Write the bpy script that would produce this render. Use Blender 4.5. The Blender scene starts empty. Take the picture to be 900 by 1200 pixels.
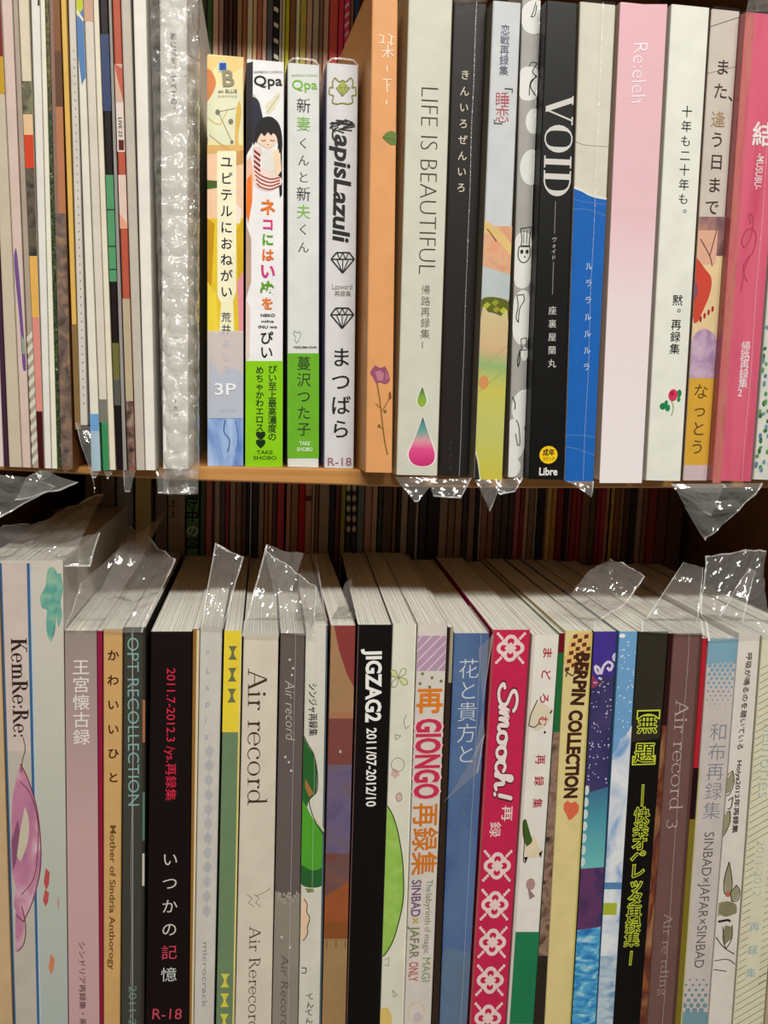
import bpy, bmesh, math, random
from mathutils import Vector, Matrix, noise
random.seed(7)
S = bpy.context.scene
COL = S.collection
# ------------------------------------------------------------------ camera (principal point 450,600 of 900x1200)
F = 1035.0
def cdir(px, py): return Vector((px-450, -(py-600), -F)).normalized()
dn = Vector((-280, -7600, -F)).normalized()          # world -Z seen by the camera
dp = Vector((-140, 145, -F)).normalized()            # world +Y (into the shelf)
Zc = -dn
Yc = (dp - Zc*dp.dot(Zc)).normalized()
Xc = Yc.cross(Zc).normalized()
R = Matrix((Xc, Yc, Zc))                             # camera space -> world
DIST = 0.388
r0 = R @ cdir(450, 572)
CAM = -r0*(DIST/r0.y)
cam = bpy.data.cameras.new('camera'); cam.sensor_fit = 'VERTICAL'; cam.sensor_height = 24
cam.lens = 24*F/1200; cam.clip_start = 0.01; cam.clip_end = 20
co = bpy.data.objects.new('camera', cam); COL.objects.link(co)
co.matrix_world = Matrix.Translation(CAM) @ R.to_4x4()
S.camera = co
# ------------------------------------------------------------------ light
S.view_settings.view_transform = 'Standard'; S.view_settings.look = 'None'
S.view_settings.gamma = 1; S.view_settings.use_curve_mapping = False
S.view_settings.exposure = -0.17
W = bpy.data.worlds.new('shop_air'); S.world = W; W.use_nodes = True
W.node_tree.nodes['Background'].inputs[0].default_value = (1, .88, .70, 1)
W.node_tree.nodes['Background'].inputs[1].default_value = 0.15
def area(name, loc, target, sx, sy, power, col):
    l = bpy.data.lights.new(name, 'AREA'); l.shape = 'RECTANGLE'; l.size = sx; l.size_y = sy
    l.energy = power; l.color = col
    o = bpy.data.objects.new(name, l); COL.objects.link(o); o.location = loc
    o.rotation_euler = (Vector(target)-Vector(loc)).to_track_quat('-Z', 'Y').to_euler()
    return o
area('ceiling_tube_light', (0.1, -1.32, 1.12), (0.05, 0, 0), 1.5, 0.09, 41, (1, .965, .9))

def V(px, py, Y=0.0):
    d = R @ cdir(px, py)
    return CAM + d*((Y-CAM.y)/d.y)
def mm(px, py, Y=0.0): return (V(px+1, py, Y)-V(px, py, Y)).length
def lin(c):
    c /= 255.0
    return c/12.92 if c <= .04045 else ((c+.055)/1.055)**2.4
GAIN = 1.0
# ------------------------------------------------------------------ materials
MATS = {}
def nt(name):
    m = bpy.data.materials.new(name); m.use_nodes = True
    return m, m.node_tree.nodes, m.node_tree.links
def mat(c, rough=.5, gain=1.0, vary=.06, spec=.25, scale=90, name='print'):
    k = (tuple(c), rough, gain, vary, spec, scale)
    if k in MATS: return MATS[k]
    m, n, L = nt('%s_%d_%d_%d' % (name, *[int(x) for x in c[:3]]))
    b = n['Principled BSDF']
    rgb = [min(.9, max(.003, lin(x)*gain-.012)) for x in c[:3]]
    b.inputs['Roughness'].default_value = rough
    b.inputs['Specular IOR Level'].default_value = spec
    if vary > 0:
        tc = n.new('ShaderNodeTexCoord'); no = n.new('ShaderNodeTexNoise'); no.inputs['Scale'].default_value = scale
        no.inputs['Detail'].default_value = 5
        L.new(tc.outputs['Object'], no.inputs['Vector'])
        r = n.new('ShaderNodeValToRGB')
        r.color_ramp.elements[0].position = .3; r.color_ramp.elements[1].position = .7
        r.color_ramp.elements[0].color = (*[x*(1-vary) for x in rgb], 1)
        r.color_ramp.elements[1].color = (*[min(1, x*(1+vary)) for x in rgb], 1)
        L.new(no.outputs['Fac'], r.inputs[0]); L.new(r.outputs[0], b.inputs['Base Color'])
    else:
        b.inputs['Base Color'].default_value = (*rgb, 1)
    MATS[k] = m
    return m
def blotch(name, cols, scale=60, stretch=(1, 1, 1), rough=.4, detail=3, gain=1.0, hard=False):
    """noise-driven print of several colours (watercolour, sky, pictures)"""
    if name in MATS: return MATS[name]
    m, n, L = nt(name)
    b = n['Principled BSDF']; b.inputs['Roughness'].default_value = rough; b.inputs['Specular IOR Level'].default_value = .35
    tc = n.new('ShaderNodeTexCoord'); mp = n.new('ShaderNodeMapping'); mp.inputs['Scale'].default_value = stretch
    no = n.new('ShaderNodeTexNoise'); no.inputs['Scale'].default_value = scale; no.inputs['Detail'].default_value = detail
    no.inputs['Distortion'].default_value = .6
    L.new(tc.outputs['Object'], mp.inputs[0]); L.new(mp.outputs[0], no.inputs['Vector'])
    r = n.new('ShaderNodeValToRGB')
    if hard: r.color_ramp.interpolation = 'CONSTANT'
    e = r.color_ramp.elements
    while len(e) < len(cols): e.new(.5)
    for i, c in enumerate(cols):
        e[i].position = .3+.4*i/max(1, len(cols)-1)
        e[i].color = (*[min(.9, lin(x)*gain) for x in c], 1)
    L.new(no.outputs['Fac'], r.inputs[0]); L.new(r.outputs[0], b.inputs['Base Color'])
    MATS[name] = m
    return m
def gradient(name, stops, z0, z1, rough=.4, noise_amt=.05, scale=40):
    """printed gradient, bottom z0 to top z1 in the book's own (unrotated) height"""
    if name in MATS: return MATS[name]
    m, n, L = nt(name)
    b = n['Principled BSDF']; b.inputs['Roughness'].default_value = rough; b.inputs['Specular IOR Level'].default_value = .35
    tc = n.new('ShaderNodeTexCoord'); sp = n.new('ShaderNodeSeparateXYZ'); mr = n.new('ShaderNodeMapRange')
    mr.inputs['From Min'].default_value = z0; mr.inputs['From Max'].default_value = z1
    L.new(tc.outputs['Object'], sp.inputs[0]); L.new(sp.outputs['Z'], mr.inputs['Value'])
    no = n.new('ShaderNodeTexNoise'); no.inputs['Scale'].default_value = scale; no.inputs['Detail'].default_value = 4
    L.new(tc.outputs['Object'], no.inputs['Vector'])
    ma = n.new('ShaderNodeMath'); ma.operation = 'MULTIPLY_ADD'; ma.inputs[1].default_value = noise_amt*2; 
    L.new(no.outputs['Fac'], ma.inputs[0])
    sb = n.new('ShaderNodeMath'); sb.operation = 'SUBTRACT'; sb.inputs[1].default_value = noise_amt
    L.new(mr.outputs[0], sb.inputs[0]); L.new(sb.outputs[0], ma.inputs[2])
    r = n.new('ShaderNodeValToRGB'); e = r.color_ramp.elements
    while len(e) < len(stops): e.new(.5)
    for i, (p, c) in enumerate(stops):
        e[i].position = p; e[i].color = (*[lin(x) for x in c], 1)
    L.new(ma.outputs[0], r.inputs[0]); L.new(r.outputs[0], b.inputs['Base Color'])
    MATS[name] = m
    return m
def page_mat(name, c, amt=.12, edge=1.0):
    if name in MATS: return MATS[name]
    m, n, L = nt(name)
    b = n['Principled BSDF']; b.inputs['Roughness'].default_value = .85; b.inputs['Specular IOR Level'].default_value = .1
    tc = n.new('ShaderNodeTexCoord'); mp = n.new('ShaderNodeMapping'); mp.inputs['Scale'].default_value = (2600, 10, 10)
    no = n.new('ShaderNodeTexNoise'); no.inputs['Scale'].default_value = 1; no.inputs['Detail'].default_value = 3
    L.new(tc.outputs['Object'], mp.inputs[0]); L.new(mp.outputs[0], no.inputs['Vector'])
    r = n.new('ShaderNodeValToRGB'); r.color_ramp.elements[0].position = .33; r.color_ramp.elements[1].position = .6
    rgb = [lin(x) for x in c]
    r.color_ramp.elements[0].color = (*[x*(1-amt*1.6) for x in rgb], 1)
    r.color_ramp.elements[1].color = (*rgb, 1)
    L.new(no.outputs['Fac'], r.inputs[0]); L.new(r.outputs[0], b.inputs['Base Color'])
    bp = n.new('ShaderNodeBump'); bp.inputs['Strength'].default_value = .25; bp.inputs['Distance'].default_value = .0002
    L.new(no.outputs['Fac'], bp.inputs['Height']); L.new(bp.outputs[0], b.inputs['Normal'])
    MATS[name] = m
    return m
PAGE = page_mat('page_edges_white', (236, 236, 226))
PAGE2 = page_mat('page_edges_cream', (226, 216, 190))
def film_mat(name, milky, rough, bump, scale, refl=1.0):
    m, n, L = nt(name)
    n.remove(n['Principled BSDF']); out = n['Material Output']
    tr = n.new('ShaderNodeBsdfTransparent'); tr.inputs[0].default_value = (.97, .97, .97, 1)
    gl = n.new('ShaderNodeBsdfGlossy'); gl.inputs['Roughness'].default_value = rough
    gl.inputs['Color'].default_value = (1, 1, 1, 1)
    di = n.new('ShaderNodeBsdfDiffuse'); di.inputs[0].default_value = (.85, .85, .83, 1)
    tc = n.new('ShaderNodeTexCoord'); no = n.new('ShaderNodeTexNoise'); no.inputs['Scale'].default_value = scale
    no.inputs['Detail'].default_value = 3; no.inputs['Distortion'].default_value = 1.2
    L.new(tc.outputs['Object'], no.inputs['Vector'])
    bp = n.new('ShaderNodeBump'); bp.inputs['Strength'].default_value = bump; bp.inputs['Distance'].default_value = .002
    L.new(no.outputs['Fac'], bp.inputs['Height'])
    L.new(bp.outputs[0], gl.inputs['Normal'])
    fr = n.new('ShaderNodeLayerWeight'); L.new(bp.outputs[0], fr.inputs['Normal'])
    pw = n.new('ShaderNodeMath'); pw.operation = 'POWER'; pw.inputs[1].default_value = 5; L.new(fr.outputs['Facing'], pw.inputs[0])
    mu = n.new('ShaderNodeMath'); mu.operation = 'MULTIPLY_ADD'; mu.inputs[1].default_value = .6*refl; mu.inputs[2].default_value = .045*refl; mu.use_clamp = True
    L.new(pw.outputs[0], mu.inputs[0])
    m1 = n.new('ShaderNodeMixShader'); m1.inputs[0].default_value = milky
    L.new(tr.outputs[0], m1.inputs[1]); L.new(di.outputs[0], m1.inputs[2])
    m2 = n.new('ShaderNodeMixShader'); L.new(mu.outputs[0], m2.inputs[0])
    L.new(m1.outputs[0], m2.inputs[1]); L.new(gl.outputs[0], m2.inputs[2])
    L.new(m2.outputs[0], out.inputs[0])
    return m
FILM = film_mat('clear_film', .05, .07, .25, 90, 1.3)
FILMC = film_mat('crumpled_film', .11, .07, .35, 90, 2.0)
WELD = film_mat('film_weld', .42, .2, .3, 400, 1.3)
BUBBLE = film_mat('bubble_film', .15, .08, .8, 260, 2.8)
SEAM = film_mat('sleeve_seam_film', .28, .2, .3, 400, 1.3)
SLEEVE = film_mat('sleeve_film', .008, .14, .1, 60, .7)

# ------------------------------------------------------------------ mesh helpers
def new_obj(name, verts, faces, mats, parent=None, midx=None, smooth=False):
    me = bpy.data.meshes.new(name)
    off = parent.location if parent else Vector((0, 0, 0))
    me.from_pydata([Vector(v)-off for v in verts], [], faces)
    for m in (mats if isinstance(mats, (list, tuple)) else [mats]): me.materials.append(m)
    if midx: me.polygons.foreach_set('material_index', midx)
    if smooth: me.polygons.foreach_set('use_smooth', [True]*len(faces))
    me.update()
    o = bpy.data.objects.new(name, me); COL.objects.link(o)
    if parent: o.parent = parent
    return o
def box(name, lo, hi, m, parent=None):
    x0, y0, z0 = lo; x1, y1, z1 = hi
    v = [(x, y, z) for x in (x0, x1) for y in (y0, y1) for z in (z0, z1)]
    f = [(0, 1, 3, 2), (4, 6, 7, 5), (0, 4, 5, 1), (2, 3, 7, 6), (0, 2, 6, 4), (1, 5, 7, 3)]
    return new_obj(name, v, f, m, parent)

# ------------------------------------------------------------------ shelf
bl = [(-40, 549), (100, 556), (160, 560), (233, 563.5), (350, 567), (460, 570.5), (570, 572), (680, 572), (790, 571.8), (960, 572)]
BP = [V(*p) for p in bl]
def board_bottom(x):
    if x <= BP[0].x: return BP[0].z
    for a, b in zip(BP, BP[1:]):
        if x <= b.x: return a.z+(b.z-a.z)*(x-a.x)/(b.x-a.x)
    return BP[-1].z
TH = 0.0062
tl = [(-40, 542), (100, 547.5), (200, 548.5), (237, 546.5), (415, 549.8), (460, 553), (513, 556), (560, 557.5), (620, 558.5), (700, 559.5), (800, 560.5), (960, 561)]
TP = [V(*p) for p in tl]
def board_top(x):
    if x <= TP[0].x: return TP[0].z
    for a, b in zip(TP, TP[1:]):
        if x <= b.x: return a.z+(b.z-a.z)*(x-a.x)/(b.x-a.x)
    return TP[-1].z
XL, XR = V(-30, 600).x-.02, V(945, 600).x+.05
def wood(name, a, b):
    m, n, L = nt(name)
    bs = n['Principled BSDF']; bs.inputs['Roughness'].default_value = .5
    tc = n.new('ShaderNodeTexCoord'); mp = n.new('ShaderNodeMapping'); mp.inputs['Scale'].default_value = (6, 90, 260)
    no = n.new('ShaderNodeTexNoise'); no.inputs['Scale'].default_value = 1; no.inputs['Detail'].default_value = 6
    L.new(tc.outputs['Object'], mp.inputs[0]); L.new(mp.outputs[0], no.inputs['Vector'])
    r = n.new('ShaderNodeValToRGB'); r.color_ramp.elements[0].position = .3; r.color_ramp.elements[1].position = .7
    r.color_ramp.elements[0].color = (*[lin(x) for x in a], 1); r.color_ramp.elements[1].color = (*[lin(x) for x in b], 1)
    L.new(no.outputs['Fac'], r.inputs[0]); L.new(r.outputs[0], bs.inputs['Base Color'])
    return m
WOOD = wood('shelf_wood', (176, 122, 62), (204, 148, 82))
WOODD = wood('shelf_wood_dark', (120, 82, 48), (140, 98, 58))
DEPTH = .44
def board(name, zf, th, m, top=None):
    n = 40; vs = []; fs = []
    for i in range(n+1):
        x = XL+(XR-XL)*i/n; z = zf(x); th = top(x)-z if top else th
        r = .0007
        prof = [(DEPTH, z), (r, z), (0, z+r), (0, z+th-r), (r, z+th), (DEPTH, z+th)]
        vs += [(x, y, zz) for y, zz in prof]
    for i in range(n):
        for k in range(6):
            a = i*6+k; b = i*6+(k+1) % 6
            fs.append((a, b, b+6, a+6))
    fs.append(tuple(range(5, -1, -1))); fs.append(tuple(n*6+k for k in range(6)))
    o = new_obj(name, vs, fs, m); o['kind'] = 'structure'
    o['label'] = 'thin light brown wooden shelf board under the upper row of books' if name == 'shelf_board' else 'brown wooden shelf board'
    return o
board('shelf_board', board_bottom, TH, WOOD, board_top)
ZT = V(450, 737).z                                # tops of the lower front row
ZLOW = ZT-.257
board('shelf_board.001', lambda x: ZLOW-.012, .012, WOOD)
ZUP = .36
board('shelf_board.002', lambda x: ZUP, .012, WOOD)
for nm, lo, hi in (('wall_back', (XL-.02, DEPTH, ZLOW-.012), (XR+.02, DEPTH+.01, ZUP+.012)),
                   ('light_block_left', (XL-.02, 0, ZLOW-.012), (XL, DEPTH, ZUP+.012)),  # left and right: unseen panels, added to stop light leaking in sideways
                   ('light_block_right', (XR, 0, ZLOW-.012), (XR+.02, DEPTH, ZUP+.012))):
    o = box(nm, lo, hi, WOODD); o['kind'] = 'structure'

# ------------------------------------------------------------------ lettering
GC = {}
def glyph(s, off=0.0, thin=0.0):
    k = (s, off, thin)
    if k in GC: return GC[k]
    if off > .006 and any(ord(ch) >= 0x4e00 for ch in s):      # dense characters are thickened by close-set copies
        v0, f0 = glyph(s, 0, thin); vs = []; fs = []
        for i in range(8):
            a = i*math.pi/4; n0 = len(vs)
            vs += [(x+off*.85*math.cos(a), y+off*.85*math.sin(a)) for x, y in v0]; fs += [tuple(j+n0 for j in q) for q in f0]
        GC[k] = (vs, fs)
        return GC[k]
    c = bpy.data.curves.new('t', 'FONT'); c.body = s; c.resolution_u = 3; c.offset = off
    o = bpy.data.objects.new('t', c); COL.objects.link(o)
    dg = bpy.context.evaluated_depsgraph_get(); dg.update()
    m = o.evaluated_get(dg).to_mesh()
    vs = [(v.co.x, v.co.y) for v in m.vertices]; fs = [tuple(p.vertices) for p in m.polygons]
    o.evaluated_get(dg).to_mesh_clear()
    bpy.data.objects.remove(o); bpy.data.curves.remove(c)
    if thin:      # thin the horizontal strokes: boundary vertices move along their normal's vertical part
        ec = {}
        for f in fs:
            ar = 0
            for i in range(len(f)):
                a, b = vs[f[i]], vs[f[(i+1) % len(f)]]; ar += a[0]*b[1]-a[1]*b[0]
            ff = f if ar > 0 else f[::-1]
            for i in range(len(ff)):
                e = (ff[i], ff[(i+1) % len(ff)])
                ec[e] = 1
        ny = [0.0]*len(vs); cnt = [0]*len(vs)
        for (a, b) in ec:
            if (b, a) in ec: continue
            dx, dy = vs[b][0]-vs[a][0], vs[b][1]-vs[a][1]; l = math.hypot(dx, dy) or 1
            for q in (a, b): ny[q] += -dx/l; cnt[q] += 1
        vs = [(x, y-thin*(ny[i]/cnt[i] if cnt[i] else 0)) for i, (x, y) in enumerate(vs)]
    GC[k] = (vs, fs)
    return GC[k]

# a small high-contrast serif alphabet of strokes (cap height 1)
def _sx(T, t, W=.155, h=.045):
    vs = []; fs = []
    def quad(p): n0 = len(vs); vs.extend(p); fs.append(tuple(range(n0, n0+len(p))))
    def line(x0, y0, x1, y1, w):
        dx, dy = x1-x0, y1-y0
        if abs(dy) > abs(dx)*.3: quad([(x0-w/2, y0), (x0+w/2, y0), (x1+w/2, y1), (x1-w/2, y1)])
        else: quad([(x0, y0-w/2), (x1, y1-w/2), (x1, y1+w/2), (x0, y0+w/2)])
    def bar(x0, x1, y): quad([(x0, y), (x1, y), (x1, y+h), (x0, y+h)])
    def arc(cx, cy, rx, ry, a0, a1, w=W):
        n = 18; pts = []
        for i in range(n+1):
            a = math.radians(a0+(a1-a0)*i/n)
            k = abs(math.cos(a)); ww = h+(w-h)*k*k
            pts.append((cx+(rx-ww/2)*math.cos(a)+ww/2*math.cos(a), cy+(ry-h/2)*math.sin(a)+h/2*math.sin(a),
                        cx+(rx-ww/2)*math.cos(a)-ww/2*math.cos(a), cy+(ry-h/2)*math.sin(a)-h/2*math.sin(a)))
        for p, q in zip(pts, pts[1:]): quad([p[:2], q[:2], q[2:], p[2:]])
    W2 = W*.8; X = .64
    def stem(x, y0, y1, ser=True, w=W, top='both', s=.13):
        line(x, y0, x, y1, w)
        if ser:
            bar(x-w/2-s*.8, x+w/2+s*.8, y0)
            if top == 'both': bar(x-w/2-s*.8, x+w/2+s*.8, y1-h)
            elif top == 'flag': quad([(x-w/2-s*.8, y1-h*2.2), (x, y1-h*2.5), (x, y1), (x-w/2-s*.2, y1-h*.8)])
    if t == 'V': line(.10, 1, .45, 0, W); line(.80, 1, .46, 0, h*1.2); bar(-.02, .27, 1-h); bar(.66, .94, 1-h); return vs, fs, .92
    if t == 'O': arc(.46, .5, .46, .52, 0, 360); return vs, fs, 1.0
    if t == 'I': stem(.2, 0, 1); return vs, fs, .46
    if t == 'D': stem(.2, 0, 1); arc(.3, .5, .56, .5, -90, 90); return vs, fs, .94
    if t == 'A': line(.08, 0, .44, 1, h*1.3); line(.82, 0, .46, 1, W); bar(-.06, .24, 0); bar(.64, .98, 0); line(.22, .34, .7, .34, h); return vs, fs, .92
    if t == 'K': stem(.2, 0, 1); line(.26, .4, .72, 1, h*1.3); line(.78, 0, .42, .6, W); bar(.6, .92, 1-h); bar(.64, .96, 0); return vs, fs, .95
    if t == 'R': stem(.2, 0, 1); arc(.3, .75, .36, .25, -90, 90, W2); line(.84, 0, .44, .5, W); bar(.7, .96, 0); return vs, fs, .93
    if t == 'i': stem(.17, 0, X, top='flag', w=W2); arc(.17, .86, .075, .075, 0, 360, .14); return vs, fs, .36
    if t == 'r': stem(.17, 0, X, top='flag', w=W2); arc(.36, .42, .2, .22, 50, 165, W2); arc(.46, .56, .06, .06, 0, 360, .1); return vs, fs, .52
    if t == 'e': arc(.32, .32, .32, .34, 0, 325, W2); line(.05, .34, .62, .34, h); return vs, fs, .68
    if t == 'c': arc(.32, .32, .32, .34, 45, 320, W2); arc(.5, .5, .06, .06, 0, 360, .1); return vs, fs, .62
    if t == 'o': arc(.34, .32, .34, .34, 0, 360, W2); return vs, fs, .74
    if t == 'd': arc(.32, .32, .3, .34, 0, 360, W2); line(.58, 0, .58, 1.05, W2); bar(.46, .6, 1.05-h); bar(.58, .74, 0); return vs, fs, .78
    if t == 'n': stem(.17, 0, X, top='flag', w=W2); stem(.58, 0, .45, top='', w=W2); arc(.38, .42, .26, .23, 0, 170, W2); return vs, fs, .80
    if t == 'm':
        stem(.17, 0, X, top='flag', w=W2); stem(.54, 0, .45, top='', w=W2); stem(.91, 0, .45, top='', w=W2)
        arc(.36, .42, .24, .23, 0, 170, W2); arc(.73, .42, .24, .23, 0, 170, W2); return vs, fs, 1.13
    if t == 'g': arc(.3, .42, .24, .22, 0, 360, W2); arc(.32, -.08, .3, .16, 0, 360, W2); line(.45, .58, .62, .62, h*1.5); return vs, fs, .66
    if t == ':': arc(.12, .08, .075, .075, 0, 360, .14); arc(.12, .52, .075, .075, 0, 360, .14); return vs, fs, .3
    if t == '3': arc(.28, .5, .24, .22, -90, 140, W2); arc(.28, .1, .27, .26, -150, 90, W2); return vs, fs, .62
    return vs, fs, .38
def serif(s, W=.155, h=.045, gap=.03):
    vs = []; fs = []; x = 0
    for ch in s:
        v, f, a = _sx(None, ch, W, h); n0 = len(vs)
        vs += [(p[0]+x, p[1]) for p in v]; fs += [tuple(i+n0 for i in q) for q in f]; x += a+gap
    return vs, fs
def tube2d(paths, w):
    """monoline lettering: polylines (smoothed) widened to w, round ends"""
    vs = []; fs = []
    for P in paths:
        Q = []
        for i in range(len(P)-1):
            p0 = P[max(0, i-1)]; p1 = P[i]; p2 = P[i+1]; p3 = P[min(len(P)-1, i+2)]
            for k in range(6):
                t = k/6
                Q.append(tuple(.5*((2*p1[j])+(-p0[j]+p2[j])*t+(2*p0[j]-5*p1[j]+4*p2[j]-p3[j])*t*t+(-p0[j]+3*p1[j]-3*p2[j]+p3[j])*t**3) for j in (0, 1)))
        Q.append(P[-1])
        for i in (0, len(Q)-1):
            n0 = len(vs); vs += [(Q[i][0]+w/2*math.cos(a*math.pi/5), Q[i][1]+w/2*math.sin(a*math.pi/5)) for a in range(10)]; fs.append(tuple(range(n0, n0+10)))
        n0 = len(vs)
        for i, q in enumerate(Q):
            a = Q[max(0, i-1)]; b = Q[min(len(Q)-1, i+1)]; dx, dy = b[0]-a[0], b[1]-a[1]; l = math.hypot(dx, dy) or 1
            vs += [(q[0]-dy/l*w/2, q[1]+dx/l*w/2), (q[0]+dy/l*w/2, q[1]-dx/l*w/2)]
        for i in range(len(Q)-1): k = n0+2*i; fs.append((k, k+1, k+3, k+2))
    return vs, fs

# ------------------------------------------------------------------ books
BOOKS = []
def empty(name, loc):
    o = bpy.data.objects.new(name, None); COL.objects.link(o); o.location = loc; o.empty_display_size = .01
    return o
class Book:
    def __init__(s, label, TL, TR, yT, BLx, BRx, yB, cover, Y=0.0, zb=None, depth=.182, yaw=0.0, name='book', cat='book', group=None,
                 page=PAGE, yref=None, fit_bottom=False, bulge=0.0, inset=.0006, side=None, taper=0.0):
        yr = yT if yref is None else yref
        s.l = (TL, yr, BLx, yB); s.r = (TR, yr, BRx, yB); s.yT = yT
        if fit_bottom:      # front plane found from where the foot of the book stands on the board
            for _ in range(4):
                p = V((BLx+BRx)/2, yB, Y); d = R @ cdir((BLx+BRx)/2, yB)
                z = board_top(p.x)
                Y = CAM.y+d.y*(z-CAM.z)/d.z
            Y = max(-.014, min(.004, Y))
        s.Y = Y
        a0, a1 = V(TL, yr, Y), V(BLx, yB, Y); b0, b1 = V(TR, yr, Y), V(BRx, yB, Y)
        xm = (TL+TR)/2
        zt = V(xm, yT, Y).z
        s.zt = zt
        if zb is None: zb = max(board_top(a1.x), board_top(b1.x))+.0001
        s.zb = zb
        at = lambda p, q, z: p+(q-p)*((z-p.z)/(q.z-p.z))
        s.TL, s.BL = at(a0, a1, zt), at(a0, a1, zb); s.TR, s.BR = at(b0, b1, zt), at(b0, b1, zb)
        s.dv = Vector((math.sin(math.radians(yaw)), math.cos(math.radians(yaw)), 0)); s.depth = depth
        q = BOOKS[-1] if BOOKS and BOOKS[-1].row == (yT < 500) else None; s.row = yT < 500
        if q is not None:      # stand clear of the book before it
            tq, tn = q.dv.x/q.dv.y, s.dv.x/s.dv.y
            ex = lambda t, b_, z: b_.x+(t.x-b_.x)*(z-b_.z)/(t.z-b_.z)
            sh = []
            for A_, z in (('T', min(q.zt, s.zt)), ('B', max(q.zb, s.zb))):
                pr = ex(q.TR, q.BR, z); nx = ex(s.TL, s.BL, z); need = 0
                for y in (max(q.Y, s.Y), min(q.Y+q.depth, s.Y+depth)):
                    need = max(need, (pr+(y-q.Y)*tq-q.taper*(y-q.Y)/q.depth)-(nx+(y-s.Y)*tn)+.00018)
                sh.append(min(need, (ex(s.TR, s.BR, z)-nx)*.75))
            s.TL.x += sh[0]; s.BL.x += sh[1]
            m_ = mm(BLx, (yT+yB)/2, s.Y)
            s.l = (TL+sh[0]/m_, yr, BLx+sh[1]/m_, yB)
        s.taper = taper
        s.w = (s.TR-s.TL).length
        root = empty(name, (s.BL+s.BR)/2); s.root = root
        root['label'] = label; root['category'] = cat
        if group: root['group'] = group
        th = min(.00028, s.w*.2); w = s.w; D = depth; r = min(.0006, w*.2)
        outer = [(0, D), (0, r), (r*.3, r*.3), (r, 0)]
        inner = [(th, D), (th, th), (th, th), (th, th)]
        nb = 5 if bulge else 1
        for i in range(1, nb):
            u = r+(w-2*r)*i/nb; outer.append((u, -bulge*math.sin(math.pi*i/nb))); inner.append((u, th))
        outer += [(w-r, 0), (w-r*.3, r*.3), (w, r), (w, D)]
        inner += [(w-th, th), (w-th, th), (w-th, th), (w-th, D)]
        tp = min(.3, taper/w); f_ = lambda a, d: a/w*(1-tp*max(0, d)/D)
        s.P = lambda a, d, t, up=0: (s.BL+(s.BR-s.BL)*f_(a, d))*(1-t)+(s.TL+(s.TR-s.TL)*f_(a, d))*t+s.dv*d+Vector((0, 0, up))
        n = len(outer); vs = []; fs = []
        for t in (0, 1):
            for (a, d) in outer: vs.append(s.P(a, d, t))
            for (a, d) in inner: vs.append(s.P(a, d, t))
        for i in range(n-1):
            fs.append((i, i+1, 2*n+i+1, 2*n+i))                      # outside
            fs.append((n+i, 3*n+i, 3*n+i+1, n+i+1))                  # inside
            fs.append((2*n+i, 2*n+i+1, 3*n+i+1, 3*n+i))              # top
            fs.append((i, n+i, n+i+1, i+1))                          # bottom
        fs.append((0, 2*n, 3*n, n)); fs.append((n-1, 2*n-1, 4*n-1, 3*n-1))
        cm = cover if not isinstance(cover, tuple) else mat(cover, .42, name='cover')
        mats = [cm, mat((226, 224, 216), .6, name='card')]; mi = [(1 if k % 4 in (1, 2) and k < 4*(n-1) else 0) for k in range(len(fs))]
        if side:
            mats.append(side if not isinstance(side, tuple) else mat(side, .42)); 
            mi[0] = 2; mi[4*(n-2)] = 2
        new_obj('cover', vs, fs, mats, root, mi)
        # page block: leaves grouped into uneven bundles
        k = max(2, min(26, int((w-2*th)/.0011)))
        vs = []; fs = []
        rnd = random.Random(int(abs(TL)*31+yT))
        cuts = [i/k+(rnd.uniform(-.3, .3)/k if 0 < i < k else 0) for i in range(k+1)]
        for i in range(k):
            a0_ = th+(w-2*th)*cuts[i]; a1_ = th+(w-2*th)*cuts[i+1]; g = min(.00006, (a1_-a0_)*.1)
            up = -inset*.35-rnd.random()*inset*.5; dd = D-.0015-rnd.random()*.0006
            n0 = len(vs)
            for t in (0, 1):
                for (a, d) in ((a0_+g, th), (a1_-g, th), (a1_-g, dd), (a0_+g, dd)):
                    vs.append(s.P(a, d, t, up if t else .0008))
            vs.append
            fs += [(n0, n0+1, n0+5, n0+4), (n0+1, n0+2, n0+6, n0+5), (n0+2, n0+3, n0+7, n0+6), (n0+3, n0, n0+4, n0+7), (n0+4, n0+5, n0+6, n0+7), (n0+3, n0+2, n0+1, n0)]
        pb = new_obj('page_block', vs, fs, page, root); pb['kind'] = 'stuff'
        s.art = {}; s.nl = 0
        BOOKS.append(s)
    def x(s, u, y):
        e = lambda q: q[0]+(q[2]-q[0])*(y-q[1])/(q[3]-q[1])
        return e(s.l)+(e(s.r)-e(s.l))*u
    def W(s, u, y, lay=1):
        p = V(s.x(u, y), y, s.Y); s.nl = (s.nl+1) % 60; p.y -= .00004*lay+.0000005*s.nl
        return p
    def poly(s, pts, c, lay=1, name='printed_artwork', rough=.42):
        A = s.art.setdefault(name, [[], [], [], []])
        if name == 'printed_artwork' and len(pts) >= 6: pts = s.smooth(pts, True)
        m = c if not isinstance(c, (tuple, list)) else mat(c, rough)
        if m not in A[2]: A[2].append(m)
        n0 = len(A[0]); k0 = s.nl = (s.nl+1) % 60
        for u, y in pts: s.nl = k0-1; A[0].append(s.W(u, y, lay))
        s.nl = k0; A[1].append(tuple(range(n0, n0+len(pts)))); A[3].append(A[2].index(m))
        return s
    def band(s, y0, y1, c, lay=1, name='printed_band', u0=0.0, u1=1.0, rough=.42):
        return s.poly([(u0, y0), (u1, y0), (u1, y1), (u0, y1)], c, lay, name, rough)
    def ell(s, u, y, ru, ry, c, lay=1, name='printed_artwork', n=16, a0=0):
        return s.poly([(min(1, max(0, u+ru*math.cos(a0+6.2832*i/n))), y+ry*math.sin(a0+6.2832*i/n)) for i in range(n)], c, lay, name)
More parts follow.
